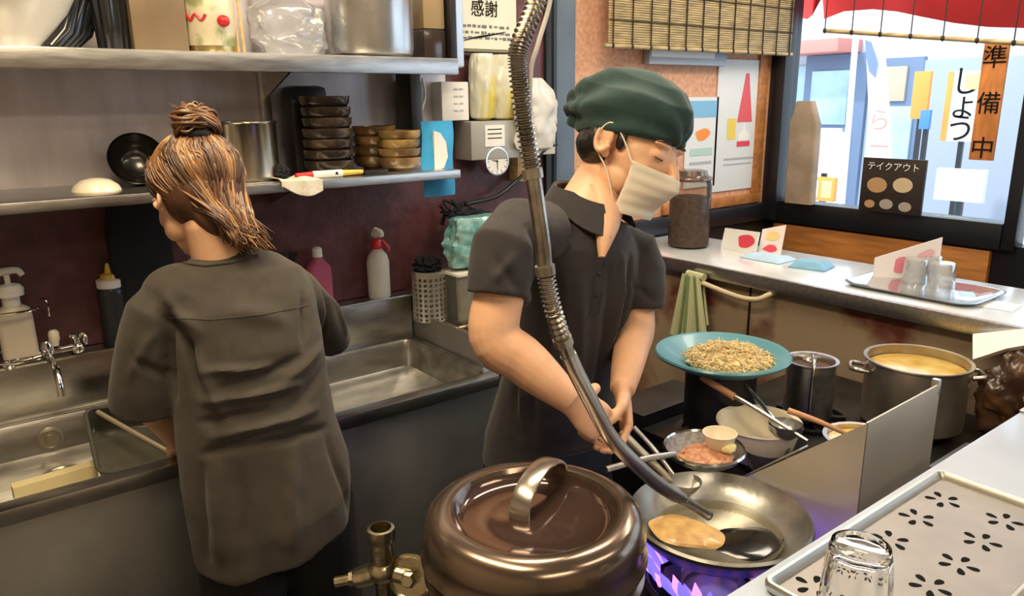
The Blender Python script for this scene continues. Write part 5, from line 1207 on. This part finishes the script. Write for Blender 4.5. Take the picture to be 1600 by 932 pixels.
p = A(668, 40, y=1.99); m = MB((p.x, 1.99, ZU)); m.bx(p.x - .038, p.x + .036, 1.95, 2.04, ZU, ZU + .088, .006); q = m.build('dark_canister', mat('smoked jar', (.035, .022, .018), .2, coat=.5)); tag(q, 'dark square jar with a tan upper half beside the steel tub', 'jar')
m = MB((p.x, 1.99, ZU)); m.bx(p.x - .037, p.x + .035, 1.951, 2.039, ZU + .0885, ZU + .20, .006); m.build('upper_half', mat('tan jar', (.28, .20, .10), .35), q)
m = MB((p.x + .045, 1.97, ZU)); m.bx(p.x + .039, p.x + .062, 1.93, 1.99, ZU, ZU + .22, .003); tag(m.build('black_strip', black_pl), 'narrow black upright box right of the square jar', 'box')
# lower shelf
c = A(212, 255, y=2.02); c = Vector((c.x, 2.0, ZL)); t = thing('black_bowl', c, 'black bowl leaning on its rim against the steel splash wall', 'bowl'); ax_ = Vector((-.1, -.93, .36)).normalized(); X = ax_.to_track_quat('Z', 'Y').to_matrix().to_4x4(); cc = c + Vector((0, 0, .064)) - ax_ * .03
m = MB(c); m.lathe(cc, [(.062, .036), (.064, .034), (.058, .0), (.040, -.026), (.026, -.032), (.0, -.032), (0, -.028), (.024, -.028), (.038, -.022), (.054, .002), (.060, .034)], 48, M=X, closed=False); m.build('bowl_shell', bowl_b, t)
c = Vector((A(150, 290, y=1.93).x, 1.93, ZL)); m = MB(c); m.lathe(c, [(.050, 0), (.051, .003), (.046, .014), (.030, .026), (.012, .030), (0, .031)], 40); tag(m.build('cream_dish', cream), 'small upturned cream dish on the lower shelf left of the black bowl', 'dish')
c = Vector((A(387, 240, y=1.95).x, 1.95, ZL)); m = MB(c); m.lathe(c, [(0, 0), (.070, 0), (.0745, .004), (.0745, .008), (.0745, .140), (.0765, .143), (.076, .146), (.072, .145), (.071, .01), (0, .006)], 64); tag(m.build('steel_pot', mat('warm pot steel', (.58, .55, .46), .22, 1, var=.12, vs=5)), 'straight-sided steel pot on the lower shelf beside the woman', 'pot')
c = Vector((A(478, 200, y=2.05).x, 2.058, ZL)); m = MB(c); m.bx(c.x - .05, c.x + .06, 2.02, 2.10, ZL, ZL + .235, .02); tag(m.build('black_bin', black_pl), 'tall black box behind the stack of black bowls', 'box')
def bowl(label, m_, r=.065, h=.045, grp=None):
    m = MB((0, 0, 0)); m.lathe((0, 0, 0), [(0, 0), (r * .5, 0), (r * .52, .004), (r * .82, h * .25), (r * .97, h * .6), (r, h), (r * .985, h + .001), (r * .94, h * .6), (r * .78, h * .32), (r * .4, .008), (0, .008)], 44)
    ob = m.build('noodle_bowl', m_); return tag(ob, label, 'bowl', grp)
POS = ['bottom', 'second', 'third', 'fourth', 'fifth', 'sixth', 'topmost']
def stack(px, y, n, dz, r, h, m_, what, grp, names):
    x = A(px, 200, y=y).x; root = None
    for k in range(n):
        lb = names[k] + ' bowl ' + what
        if root is None: root = bowl(lb, m_, r, h, grp); ob = root
        else: ob = root.copy(); C.objects.link(ob); ob['label'] = lb
        ob.location = (x + random.uniform(-.002, .002), y + random.uniform(-.002, .002), ZL + k * dz); ob.rotation_euler = (0, 0, k * 1.3)
nm = lambda n: ['bottom'] + ['second from bottom', 'third from bottom', 'fourth from bottom', 'third from top', 'second from top'][:n - 2] + ['topmost']
stack(511, 1.93, 7, .0275, .0655, .040, mat('dark lacquer bowl', (.030, .022, .017), .22, coat=.5, col2=(.10, .07, .045), vs=14, thr=(.5, .75)), 'in the tall stack of black bowls', 'tall stack of black bowls on the lower shelf', nm(7))
stack(583, 2.03, 4, .028, .064, .038, bowl_br, 'in the back stack of brown bowls behind the front brown stack', 'back stack of brown bowls on the lower shelf', ['bottom', 'second from bottom', 'third from bottom', 'topmost'])
stack(622, 1.93, 4, .025, .060, .036, mat('amber glaze', (.16, .09, .035), .22, col2=(.46, .30, .11), vs=15, coat=.6, thr=(.42, .66)), 'in the front stack of amber brown bowls by the blue packet', 'front stack of amber bowls on the lower shelf', ['bottom', 'second from bottom', 'third from bottom', 'topmost'])
# red-capped tube, cloth, black scraper
t = thing('glue_tube', A(510, 270, y=1.86), 'red, white and yellow marker tube lying on the lower shelf edge', 'tube'); z = ZL + .010; t.location = (A(510, 270, y=1.86).x, 1.86, z); oo = tuple(t.location)
def xs(px): return A(px, 270, y=1.86).x
m = MB(oo); m.tube([(xs(462), 1.862, z), (xs(488), 1.861, z)], [.0075, .0095], 14); m.build('cap', redp, t)
m = MB(oo); m.tube([(xs(488), 1.861, z), (xs(534), 1.86, z)], .0098, 14); m.build('barrel', white_cer, t)
m = MB(oo); m.tube([(xs(534), 1.86, z), (xs(566), 1.858, z)], [.008, .0055], 14); m.build('tip', yellowp, t)
m = MB(oo); m.ellip((xs(524), 1.851, z + .001), (.004, .002, .004)); m.build('black_mark', ink, t)
m = MB((xs(460), 1.86, ZL)); t_ = bmesh.new(); bmesh.ops.create_grid(t_, x_segments=30, y_segments=16, size=.5)
x0, x1 = xs(428), xs(492)
for v in t_.verts:
    f = v.co.y + .5; X_ = x0 + (v.co.x + .5) * (x1 - x0)
    if f > .35: v.co = Vector((X_, 1.83 + (f - .35) * .10, ZL + .004 + .004 * math.sin(v.co.x * 9)))
    else: v.co = Vector((X_, 1.816 - .003 * math.sin(v.co.x * 12), ZL + .004 - (.35 - f) * .10 * (.4 + .8 * abs(math.sin(v.co.x * 2.5 + 1.2)))))
for v in t_.verts: v.co -= m.o
r = bmesh.ops.extrude_face_region(t_, geom=t_.faces[:])
for v in [g for g in r['geom'] if isinstance(g, bmesh.types.BMVert)]: v.co += Vector((0, -.002, .002))
m.merge(t_); tag(m.build('white_rag', mat('white rag', (.74, .70, .60), .9, bump=.4, bs=80)), 'cream white rag draped over the lower shelf lip', 'cloth')
m = MB((xs(590), 1.86, ZL)); m.bx(xs(568), xs(604), 1.85, 1.875, ZL, ZL + .012, .003); tag(m.build('black_scraper', black_pl), 'small flat black block right of the marker tube', 'block')
m = MB((xs(447), 1.9, ZL)); noiseblob(m, (xs(447), 1.90, ZL + .018), .022, .02, .018, .4, 3, 21, zmin=ZL + .0005); tag(m.build('black_rag', black_cloth), 'crumpled black rag beside the steel pot', 'cloth')
# cable and dark pipe near the shelf right end
m = MB((1.2, 2.08, 1.40)); m.tube([A(660, 122, y=2.10), A(664, 150, y=2.10), A(656, 180, y=2.10), A(650, 197, y=2.11)], .004, 8, 6); tag(m.build('white_cable', white_pl), 'short white cable hanging below the upper shelf end', 'cable')
m = MB(tuple(A(640, 160, y=2.11))); m.bx(A(628, 150, y=2.11).x, A(656, 150, y=2.11).x, 2.09, 2.135, 1.42, 1.62, .01); tag(m.build('grey_duct', mat('duct grey', (.12, .11, .11), .5)), 'dark grey conduit box behind the amber bowls', 'box')
# blue packet hanging at shelf end
yb = 1.90; a_ = A(655, 190, y=yb); b_ = A(710, 304, y=yb); t = thing('blue_packet', ((a_.x + b_.x) / 2, yb, a_.z), 'bright blue plastic packet with a white bird shape hanging at the shelf end', 'packet'); oo = tuple(t.location); R = []
xs0, xs1 = a_.x + .004, b_.x
for i in range(14):
    f = i / 13; z = a_.z + (b_.z - a_.z) * f; th = .004 + .014 * math.sin(f * PI); w0 = .003 * math.sin(f * 9)
    R.append([(xs0 + w0 + (xs1 - xs0) * u, yb - th * math.sin(PI * u) - .001, z) for u in [k / 12 for k in range(13)]] + [(xs0 + w0 + (xs1 - xs0) * u, yb + th * .5 * math.sin(PI * u) + .001, z) for u in [k / 12 for k in range(12, -1, -1)]])
m = MB(oo); m.rings(R); m.build('wrapper', bluep, t)
P = [(678, 205), (688, 208), (697, 222), (700, 245), (694, 262), (680, 268), (679, 240)]
m = MB(oo); m.poly([A(px, py, y=yb - .020) for px, py in P], (0, .010, 0)); m.build('white_shape', white_pl, t)
# items on the maroon wall right of the shelves
a_ = A(684, 128, y=2.10); b_ = A(728, 188, y=2.10); t = thing('switch_box', ((a_.x + b_.x) / 2, 2.12, b_.z), 'white wall switch box with small rows of print under the steel upright', 'box'); oo = tuple(t.location)
m = MB(oo); m.bx(a_.x, b_.x, 2.08, YW - .001, b_.z, a_.z, .004); m.build('housing', white_pl, t)
for k in range(4):
    m = MB(oo); z = a_.z - .02 - k * .022; m.bx(a_.x + .045, a_.x + .060, 2.0785, 2.0805, z - .005, z); m.bx(a_.x + .066, a_.x + .080, 2.0785, 2.0805, z - .005, z); m.build('print', greyp, t)
a_ = A(718, -40, y=2.10); b_ = A(815, 78, y=2.10); t = thing('wall_certificate', ((a_.x + b_.x) / 2, 2.13, b_.z), 'pale certificate sheet with black brush writing on the maroon wall', 'poster'); oo = tuple(t.location)
m = MB(oo); m.bx(a_.x, b_.x, 2.128, 2.132, b_.z, a_.z); m.build('sheet', mat('cream certificate', (.72, .72, .62), .7, var=.06), t)
textobj('lettering', '感謝', .055, ((a_.x + b_.x) / 2 - .01, 2.126, A(768, 16, y=2.126).z), (1, 0, 0), (0, 0, 1), ink, t, origin=oo)
for k, py in enumerate((42, 52, 60)):
    m = MB(oo); z = A(768, py, y=2.126).z; rr2 = random.Random(k)
    x = a_.x + .02
    while x < b_.x - .03: w_ = rr2.uniform(.006, .02); m.bx(x, x + w_, 2.1262, 2.1275, z - rr2.uniform(.002, .005), z + rr2.uniform(.001, .005)); x += w_ + rr2.uniform(.004, .012)
    m.build('text_line', mat('grey ink %d' % k, (.16, .17, .20), .8), t, smooth=False)
m = MB(oo); m.tube([A(725, 63, y=2.126), A(745, 58, y=2.126), A(765, 55, y=2.126), A(790, 50, y=2.126)], [.001, .003, .001], 6, 4); m.build('brush_stroke', ink, t)
m = MB(oo); z = A(768, 80, y=2.12).z; m.bx(a_.x + .01, b_.x - .0, 2.11, 2.127, z - .004, z + .003, .001); m.build('lower_bar', mat('olive bar', (.20, .20, .12), .6), t)
crumple('noodle_bag', 734, 772, 84, 2.09, A(750, 188, y=2.09).z, .035, yel_bag, 'left yellow-streaked clear packet of noodles hung on the wall', 'packet', 6, .12, False)
crumple('noodle_bag', 768, 804, 86, 2.085, A(785, 188, y=2.085).z, .035, yel_bag, 'right yellow-streaked clear packet of noodles hung on the wall', 'packet', 9, .12, False)
a_ = A(730, 190, y=2.06); b_ = A(806, 246, y=2.06); t = thing('wall_box', ((a_.x + b_.x) / 2, 2.1, b_.z), 'grey metal wall box with a white label below the noodle packets', 'box'); oo = tuple(t.location)
m = MB(oo); m.bx(a_.x, b_.x, 2.04, YW - .001, b_.z, a_.z, .005); m.build('housing', mat('putty metal', (.44, .42, .38), .4, .4), t)
m = MB(oo); q0 = A(757, 196, y=2.04); q1 = A(788, 228, y=2.04); m.bx(q0.x, q1.x, 2.037, 2.0405, q1.z, q0.z); m.build('label_sheet', paper, t)
m = MB(oo)
for k in range(3): z = q0.z - .012 - k * .014; m.bx(q0.x + .01, q1.x - .012, 2.0362, 2.0372, z - .003, z)
m.build('printed_lines', ink, t, smooth=False)
# clock gauge
c = A(776, 252, y=2.045); t = thing('wall_gauge', c, 'round white dial gauge with black hands below the wall box', 'gauge'); Rx = Matrix.Rotation(PI / 2, 4, 'X'); rd = .046
m = MB(tuple(c)); m.lathe(c, [(rd * .8, -.05), (rd, -.04), (rd * 1.05, 0), (rd * 1.02, .006), (rd * .92, .006), (rd * .90, .001)], 48, M=Rx); m.build('casing', chrome, t)
m = MB(tuple(c)); m.lathe(c, [(0, .0), (rd * .92, 0), (rd * .92, .002), (0, .002)], 48, M=Rx); m.build('dial', white_pl, t)
m = MB(tuple(c))
for k in range(12):
    a = k * PI / 6; q = Vector((c.x + .037 * math.cos(a), c.y - .0028, c.z + .037 * math.sin(a))); m.box(q, (.006, .001, .0016), M=Matrix.Rotation(-a, 4, 'Y'))
m.build('tick_marks', ink, t)
for a, L_ in ((-1.5, .030), (2.9, .020)):
    m = MB(tuple(c)); d_ = Vector((math.cos(a), 0, math.sin(a))); m.tube([Vector(c) + Vector((0, -.0035, 0)) - d_ * .005, Vector(c) + Vector((0, -.0035, 0)) + d_ * L_], [.0014, .0008], 6); m.build('hand', ink, t)
# white bag and wooden piece behind the hose
crumple('white_bag', 805, 866, 122, 2.03, A(835, 236, y=2.03).z, .035, bag_w, 'white plastic bag hung beside the hose on the maroon wall', 'bag', 12, .3, True)
a_ = A(806, 215, y=2.10); b_ = A(826, 282, y=2.10); m = MB(((a_.x + b_.x) / 2, 2.12, b_.z)); m.bx(a_.x, b_.x, 2.09, YW - .001, b_.z, a_.z, .003); tag(m.build('wood_block', wood_l), 'pale wooden strip on the wall right of the dial gauge', 'strip')
a_ = A(812, 190, y=2.12); b_ = A(858, 240, y=2.12); m = MB(((a_.x + b_.x) / 2, 2.13, b_.z)); m.bx(a_.x, b_.x, 2.085, YW - .001, b_.z, a_.z, .004); tag(m.build('notice_board', mat('ivory panel', (.66, .64, .56), .6)), 'ivory wall panel behind the white plastic bag', 'panel')
# black hose arc
m = MB(tuple(A(780, 330, y=2.08))); m.tube([A(px, py, y=2.09) for px, py in ((690, 352), (700, 330), (735, 318), (780, 305), (820, 270), (850, 235), (870, 225))], .007, 10, 6); tag(m.build('black_cable', black_pl), 'black cable arching below the dial gauge', 'cable')
m = MB(tuple(A(720, 330, y=2.05))); rr2 = random.Random(2)
for k in range(16):
    p = A(688 + k * 5.5, 332 - 6 * math.sin(k * .4), y=2.02 + rr2.uniform(0, .06)); m.tube([p, p + Vector((rr2.uniform(-.03, .03), rr2.uniform(-.02, .02), rr2.uniform(.0, .03))), p + Vector((rr2.uniform(-.05, .05), 0, rr2.uniform(-.02, .02)))], .004, 6, 4)
noiseblob(m, tuple(A(728, 334, y=2.05)), .07, .03, .014, .4, 4, 2)
tag(m.build('cable_tangle', black_cloth), 'tangle of black cords above the teal bag', 'cord', kind='stuff')
# black bag hung under the lower shelf
a_ = A(160, 335, y=2.08); b_ = A(285, 480, y=2.08); m = MB(((a_.x + b_.x) / 2, 2.10, a_.z)); R = []
for i in range(20):
    f = i / 19; z = (ZL - .03) + (b_.z - .04 - ZL) * f; row = []
    for k in range(40):
        a = k * 2 * PI / 40; q = 1 + .08 * noise.noise(Vector((math.cos(a) * 3, math.sin(a) * 3, f * 4))); wd = (a_.x - b_.x) / 2 * (-.78 - .22 * math.sin(f * 2.6)); row.append(((a_.x + b_.x) / 2 + wd * q * math.cos(a), 2.105 + .032 * q * math.sin(a), z))
    R.append(row)
m.rings(R); tag(m.build('black_bag', black_cloth), 'black cloth bag hanging under the lower shelf beside the woman', 'bag')
# ---------------------------------------------------------------- on the sink ledge
ZS = .957
m = MB((.3, YW - .04, ZS)); m.bx(-.6, 1.19, YW - .075, YW - .001, ZS - .006, ZS, .002); lg = m.build('splash_ledge', steel_sink, sk); lg.location = (.3 - .3, 0, 0)
lg.location = (0, 0, 0)
for v in lg.data.vertices: v.co += Vector((.3, YW - .04, ZS)) - Vector((.3, 1.9, 0))
yl = YW - .038
def bottle_at(px): return A(px, 440, y=yl).x
# squeeze bottle
x = bottle_at(171); t = thing('squeeze_bottle', (x, yl, ZS), 'clear dark squeeze bottle with a yellow nozzle cap on the sink ledge', 'bottle'); oo = (x, yl, ZS)
m = MB(oo); m.lathe(oo, [(0, 0), (.030, 0), (.033, .004), (.034, .05), (.031, .09), (.033, .13), (.030, .148), (.028, .152), (0, .152)], 36); m.build('bottle_body', clear('smoky squeeze plastic', (.30, .30, .33), .25, .5, (.07, .075, .09), .1), t)
m = MB(oo); m.lathe(oo, [(.029, .150), (.031, .152), (.031, .170), (.026, .173), (0, .173)], 32); m.build('collar', white_pl, t)
m = MB(oo); m.lathe(oo, [(.0, .173), (.020, .173), (.019, .183), (.009, .187), (.005, .208), (.003, .212), (0, .212)], 28); m.build('nozzle_cap', yellowp, t)
# pump bottle standing in a wire holder
x = A(22, 500, y=2.05).x; yq = 2.03; zq = A(25, 556, y=yq).z; t = thing('soap_pump', (x, yq, zq), 'milky pump soap bottle with white pump in the wire holder', 'bottle'); oo = (x, yq, zq)
m = MB(oo); m.rings([rrect(x - .036, x + .036, yq - .028, yq + .028, .012, zq + z) for z in (0, .004, .095)] + [rrect(x - .034, x + .034, yq - .026, yq + .026, .012, zq + .108), rrect(x - .018, x + .018, yq - .018, yq + .018, .012, zq + .120)]); m.build('bottle_body', soap, t)
m = MB(oo); m.rings([rrect(x - .030, x + .030, yq - .022, yq + .022, .01, zq + z) for z in (.004, .050)]); m.build('soap', mat('peach soap', (.72, .55, .38), .4), t)
m = MB(oo); m.lathe(oo, [(.017, .118), (.018, .120), (.018, .142), (.028, .143), (.029, .158), (.022, .168), (.010, .17), (.006, .172), (.006, .192), (0, .192)], 28); m.build('pump_collar', white_pl, t)
m = MB(oo); m.tube([(x - .016, yq, zq + .198), (x, yq, zq + .200), (x + .022, yq - .006, zq + .200), (x + .030, yq - .008, zq + .188)], [.009, .008, .006], 12, 4); m.build('pump_head', white_pl, t)
t = thing('wire_holder', (x, 2.08, zq), 'chrome wire soap holder fixed above the taps', 'holder'); oo = (x, 2.08, zq)
for z in (zq - .004, zq + .112):
    m = MB(oo); m.tube([(x - .05, YW - .002, z), (x - .048, yq - .036, z), (x + .046, yq - .036, z), (x + .055, YW - .06, z + .002), (x + .075, YW - .03, z - .012 if z > zq else z), (x + .075, YW - .03, z - (.05 if z > zq else 0))], .003, 8, 4); m.build('wire', chrome, t)
m = MB(oo)
for k in range(5): m.tube([(x - .04 + k * .02, YW - .002, zq - .004), (x - .04 + k * .02, yq - .036, zq - .004)], .002, 6)
m.build('base_wire', chrome, t)
# faucet
FZ = A(80, 545, y=2.07).z; t = thing('faucet', (.14, 2.1, FZ), 'chrome double-handled wall tap above the left basin', 'tap'); oo = (.14, 2.1, FZ)
xl, xr = A(15, 575, y=2.06).x, A(122, 548, y=2.06).x
for xx, dz in ((xl, -.01), (xr, .0)):
    zz = FZ + dz - .004; m = MB(oo); m.lathe((xx, YW - .014, zz), [(.022, 0), (.022, -.006), (.014, -.014), (.012, -.05)], 24, M=Matrix.Rotation(-PI / 2, 4, 'X') @ Matrix.Scale(-1, 4, (0, 0, 1)))
    m.tube([(xx, YW - .012, zz), (xx, 2.05, zz)], .0125, 14); m.ellip((xx, 2.055, zz), (.016, .018, .017)); solid(m, .0025, 2); m.build('valve_body', chrome, t)
    m = MB(oo); m.lathe((xx, 2.052, zz + .012), [(.008, 0), (.009, .012), (.014, .016), (.014, .024), (0, .027)], 20); m.tube([(xx - .014, 2.05, zz + .033), (xx + .018, 2.045, zz + .034)], .0045, 10); m.ellip((xx + .018, 2.045, zz + .020), (.006, .006, .014)); m.build('handle', chrome, t)
m = MB(oo); m.tube([(xl, 2.055, FZ - .012), ((xl + xr) / 2, 2.045, FZ + .0), (xr, 2.055, FZ)], .0095, 14, 6); m.build('cross_pipe', chrome, t)
xm = (xl * .45 + xr * .55); m = MB(oo); m.lathe((xm, 2.045, FZ - .01), [(.013, 0), (.016, .012), (.013, .03), (.010, .038), (0, .04)], 20); m.build('spout_hub', chrome, t)
m = MB(oo); m.lathe((xm + .018, 2.04, FZ + .024), [(.008, -.01), (.009, 0), (.012, .004), (.012, .022), (.008, .028), (0, .03)], 16); m.build('cream_knob', cream, t)
m = MB(oo); m.tube([(xm, 2.045, FZ - .008), (xm + .002, 1.99, FZ - .016), (xm + .004, 1.95, FZ - .022), (xm + .004, 1.925, FZ - .05), (xm + .004, 1.92, FZ - .075)], .0085, 12, 6); m.build('spout', chrome, t)
# smoky square tub held in the left basin
t = thing('plastic_tub', (.38, 1.85, .72), 'smoky clear square plastic tub tipped up in the left basin by the woman', 'tub'); oo = (.38, 1.85, .72)
O_ = A(235, 690, y=1.87); fz = (A(130, 640, y=1.95) - A(150, 735, y=1.80))
c0_ = A(132, 640, y=1.97); c1_ = A(155, 742, y=1.80); c2_ = A(300, 712, y=1.76); c3_ = A(268, 628, y=1.94)
nn_ = ((c1_ - c0_).cross(c3_ - c0_)).normalized()
if nn_.dot(EYE - c0_) > 0: nn_ = -nn_
dep = nn_ * .075
def tubring(ins, d_):
    cs = [c0_, c1_, c2_, c3_]; ce = sum(cs, Vector()) / 4; P = []
    for i in range(4):
        a_, b_, e_ = cs[i - 1], cs[i], cs[(i + 1) % 4]; q = b_.lerp(ce, ins)
        P += [q.lerp(a_.lerp(ce, ins), .10), q.lerp(q.lerp(a_.lerp(ce, ins), .1).lerp(q.lerp(e_.lerp(ce, ins), .1), .5), .7), q.lerp(e_.lerp(ce, ins), .10)]
    return [p + d_ for p in P]
m = MB(oo); m.rings([tubring(0, Vector()), tubring(.06, dep * .5), tubring(.10, dep), tubring(.16, dep * 1.03)], True, False, True); m.rings([tubring(.18, dep * .97), tubring(.13, dep * .93), tubring(.08, dep * .5), tubring(.02, Vector())], True, True, False)
m.build('tub_shell', tub_m, t, fix=False)
m = MB(oo); P = tubring(-.01, Vector()); m.tube(P + [P[0]], .005, 8); m.build('tub_rim', mat('tub rim', (.07, .068, .055), .25, coat=.4), t)
m = MB(oo); m.tube([A(152, 644, y=1.958), A(215, 680, y=1.86), A(266, 708, y=1.79)], .006, 8, 4); m.build('inner_rib', mat('tan rib', (.26, .22, .15), .3), t)
# long cream strip in the left basin
m = MB((.12, 1.80, .70)); a_ = A(20, 770, z=.712); b_ = A(150, 732, z=.712); m.tube([a_, b_], .022, 4); tag(m.build('cream_bar', mat('cream bar plastic', (.72, .62, .34), .4)), 'cream yellow bar lying along the front of the left basin', 'bar')
# pink and spray bottles
x = bottle_at(499); t = thing('detergent_bottle', (x, yl, ZS), 'pink see-through detergent bottle with white cap behind the woman', 'bottle'); oo = (x, yl, ZS)
m = MB(oo); m.rings([rrect(x - .036, x + .036, yl - .024, yl + .024, .014, ZS + z) for z in (0, .005, .10)] + [rrect(x - .034, x + .034, yl - .022, yl + .022, .014, ZS + .125), rrect(x - .014, x + .014, yl - .014, yl + .014, .012, ZS + .150), rrect(x - .012, x + .012, yl - .012, yl + .012, .011, ZS + .155)]); m.build('bottle_body', pinkp, t)
m = MB(oo); m.lathe(oo, [(.0, .155), (.015, .155), (.014, .180), (.009, .184), (0, .185)], 24); m.build('cap', white_pl, t)
x = bottle_at(592); t = thing('spray_bottle', (x, yl, ZS), 'frosted white spray bottle with a red collar on the sink ledge', 'bottle'); oo = (x, yl, ZS)
m = MB(oo); m.lathe(oo, [(0, 0), (.033, 0), (.0355, .005), (.0355, .115), (.030, .135), (.016, .152), (.013, .158), (0, .158)], 40); m.build('bottle_body', spray_m, t)
m = MB(oo); m.lathe(oo, [(.0, .156), (.018, .156), (.018, .180), (.015, .184), (0, .184)], 28); m.tube([(x + .012, yl - .015, ZS + .180), (x + .024, yl - .03, ZS + .160), (x + .022, yl - .032, ZS + .150)], .0045, 8, 4); m.build('red_collar', redp, t)
m = MB(oo); m.loft([(x - .002, yl + .012, ZS + .196), (x, yl, ZS + .205), (x + .002, yl - .022, ZS + .206), (x + .003, yl - .034, ZS + .200)], [(.012, .011), (.018, .014), (.012, .012), (.006, .007)], ref=(0, 0, 1)); m.build('spray_head', white_pl, t)
# black brush by the splash wall
x = bottle_at(432); t = thing('black_brush', (x, yl, ZS + .13), 'black bristle brush hanging behind the woman on the wall', 'brush'); oo = (x, yl + .01, ZS + .13); t.location = oo
m = MB(oo)
for k in range(60):
    a = rh.uniform(0, PI); q = Vector((x + rh.uniform(-.055, .055), yl + .01, ZS + .145)); m.tube([q, q + Vector((.032 * math.cos(a), rh.uniform(-.02, .02), .032 * math.sin(a) + .006))], [.0018, .0012], 5)
m.build('bristles', black_pl, t); m = MB(oo); m.loft([(x - .065, yl + .01, ZS + .142), (x + .065, yl + .01, ZS + .142)], [.013, .013], seg=12); m.build('brush_back', black_pl, t)
m = MB(oo); m.tube([(x, yl + .01, ZS + .14), (x, yl + .01, ZS + .002)], .006, 8); m.build('handle', black_pl, t)
# ---------------------------------------------------------------- rack with baskets right of the sink
rk = thing('side_table', (1.42, 1.93, 0), 'dark steel side table with a wire shelf right of the sink', 'table'); oo = (1.42, 1.93, 0); ZR = .862
m = MB(oo); m.bx(1.20, 1.70, 1.72, YW - .01, ZR - .10, ZR - .03, .004); m.build('frame_box', steel_dark, rk)
m = MB(oo)
for k in range(16): m.tube([(1.21 + k * .032, 1.725, ZR), (1.21 + k * .032, YW - .02, ZR)], .0022, 6)
for y in (1.73, 1.93, YW - .03): m.tube([(1.205, y, ZR - .003), (1.70, y, ZR - .003)], .0035, 6)
m.build('wire_shelf', mat('warm wire', (.52, .42, .26), .3, .9), rk)
for x in (1.21, 1.69):
    for y in (1.73, YW - .03): m = MB(oo); m.tube([(x, y, 0), (x, y, ZR)], .010, 10); m.build('leg', steel_dark, rk)
m = MB(oo); m.bx(1.195, 1.20, 1.72, YW - .01, .25, ZR + .02, .001); m.build('end_sheet', steel_dark, rk)
c = Vector((A(671, 440, y=2.06).x, 2.06, ZR + .003)); t = thing('cutlery_basket', c, 'punched stainless cutlery cylinder with square slots on the side table', 'basket')
rd = .056; hh = .165; m = MB(c)
m.lathe(c, [(0, 0), (rd, 0), (rd, .004), (0, .004)], 40); m.lathe(c, [(rd, hh - .02), (rd + .001, hh), (rd - .0015, hh), (rd - .0015, hh - .02)], 40, closed=True)
for k in range(20):
    a = k * 2 * PI / 20; p = c + Vector((rd * math.cos(a), rd * math.sin(a), 0)); m.box(p + Vector((0, 0, hh / 2)), (.0015, .0075, hh), a)
for k in range(9): z = .012 + k * .0165; m.lathe(c + Vector((0, 0, z)), [(rd + .0005, 0), (rd + .0005, .0065), (rd - .0008, .0065), (rd - .0008, 0)], 40, closed=True)
m.build('punched_wall', mat('slotted steel', (.60, .58, .52), .3, .8), t)
m = MB(c); noiseblob(m, c + Vector((0, .01, hh + .012)), .042, .038, .03, .45, 3.5, 8); m.build('dark_utensils', black_cloth, t)
c = Vector((A(722, 440, y=1.99).x, 1.99, ZR + .003)); t = thing('food_container', c, 'clear tall food container holding yellow noodles on the side table', 'container')
m = MB(c); m.rings([rrect(c.x - r_, c.x + r_, c.y - r_, c.y + r_, .012, c.z + z) for r_, z in ((.040, 0), (.042, .004), (.048, .148), (.050, .150), (.050, .154), (.047, .154), (.040, .006))]); m.build('clear_wall', clear('container plastic', (.92, .92, .88), .3, .15, (.8, .8, .75), .05), t)
m = MB(c); m.rings([rrect(c.x - r_, c.x + r_ * .3, c.y - r_, c.y + r_, .010, c.z + z) for r_, z in ((.036, .006), (.041, .12))]); m.build('yellow_contents', mat('egg yellow', (.74, .62, .32), .5, var=.15, vs=30), t)
m = MB(c); m.rings([rrect(c.x + .014, c.x + r_, c.y - r_, c.y + r_, .010, c.z + z) for r_, z in ((.038, .03), (.042, .12))]); m.build('grey_contents', mat('grey green food', (.48, .50, .42), .5, var=.15, vs=30), t)
m = MB(c); m.rings([rrect(c.x - .052, c.x + .052, c.y - .052, c.y + .052, .014, c.z + z) for z in (.1545, .162)]); m.build('lid', mat('pale lid', (.70, .68, .60), .4), t)
crumple('teal_bag', 690, 782, 338, 2.00, ZR + .17, .05, mat('teal film', (.06, .26, .27), .3, col2=(.30, .52, .50), vs=24, coat=.4, bump=.6, bs=30), 'crumpled teal net bag on top of the food container', 'bag', 31, .25, False)
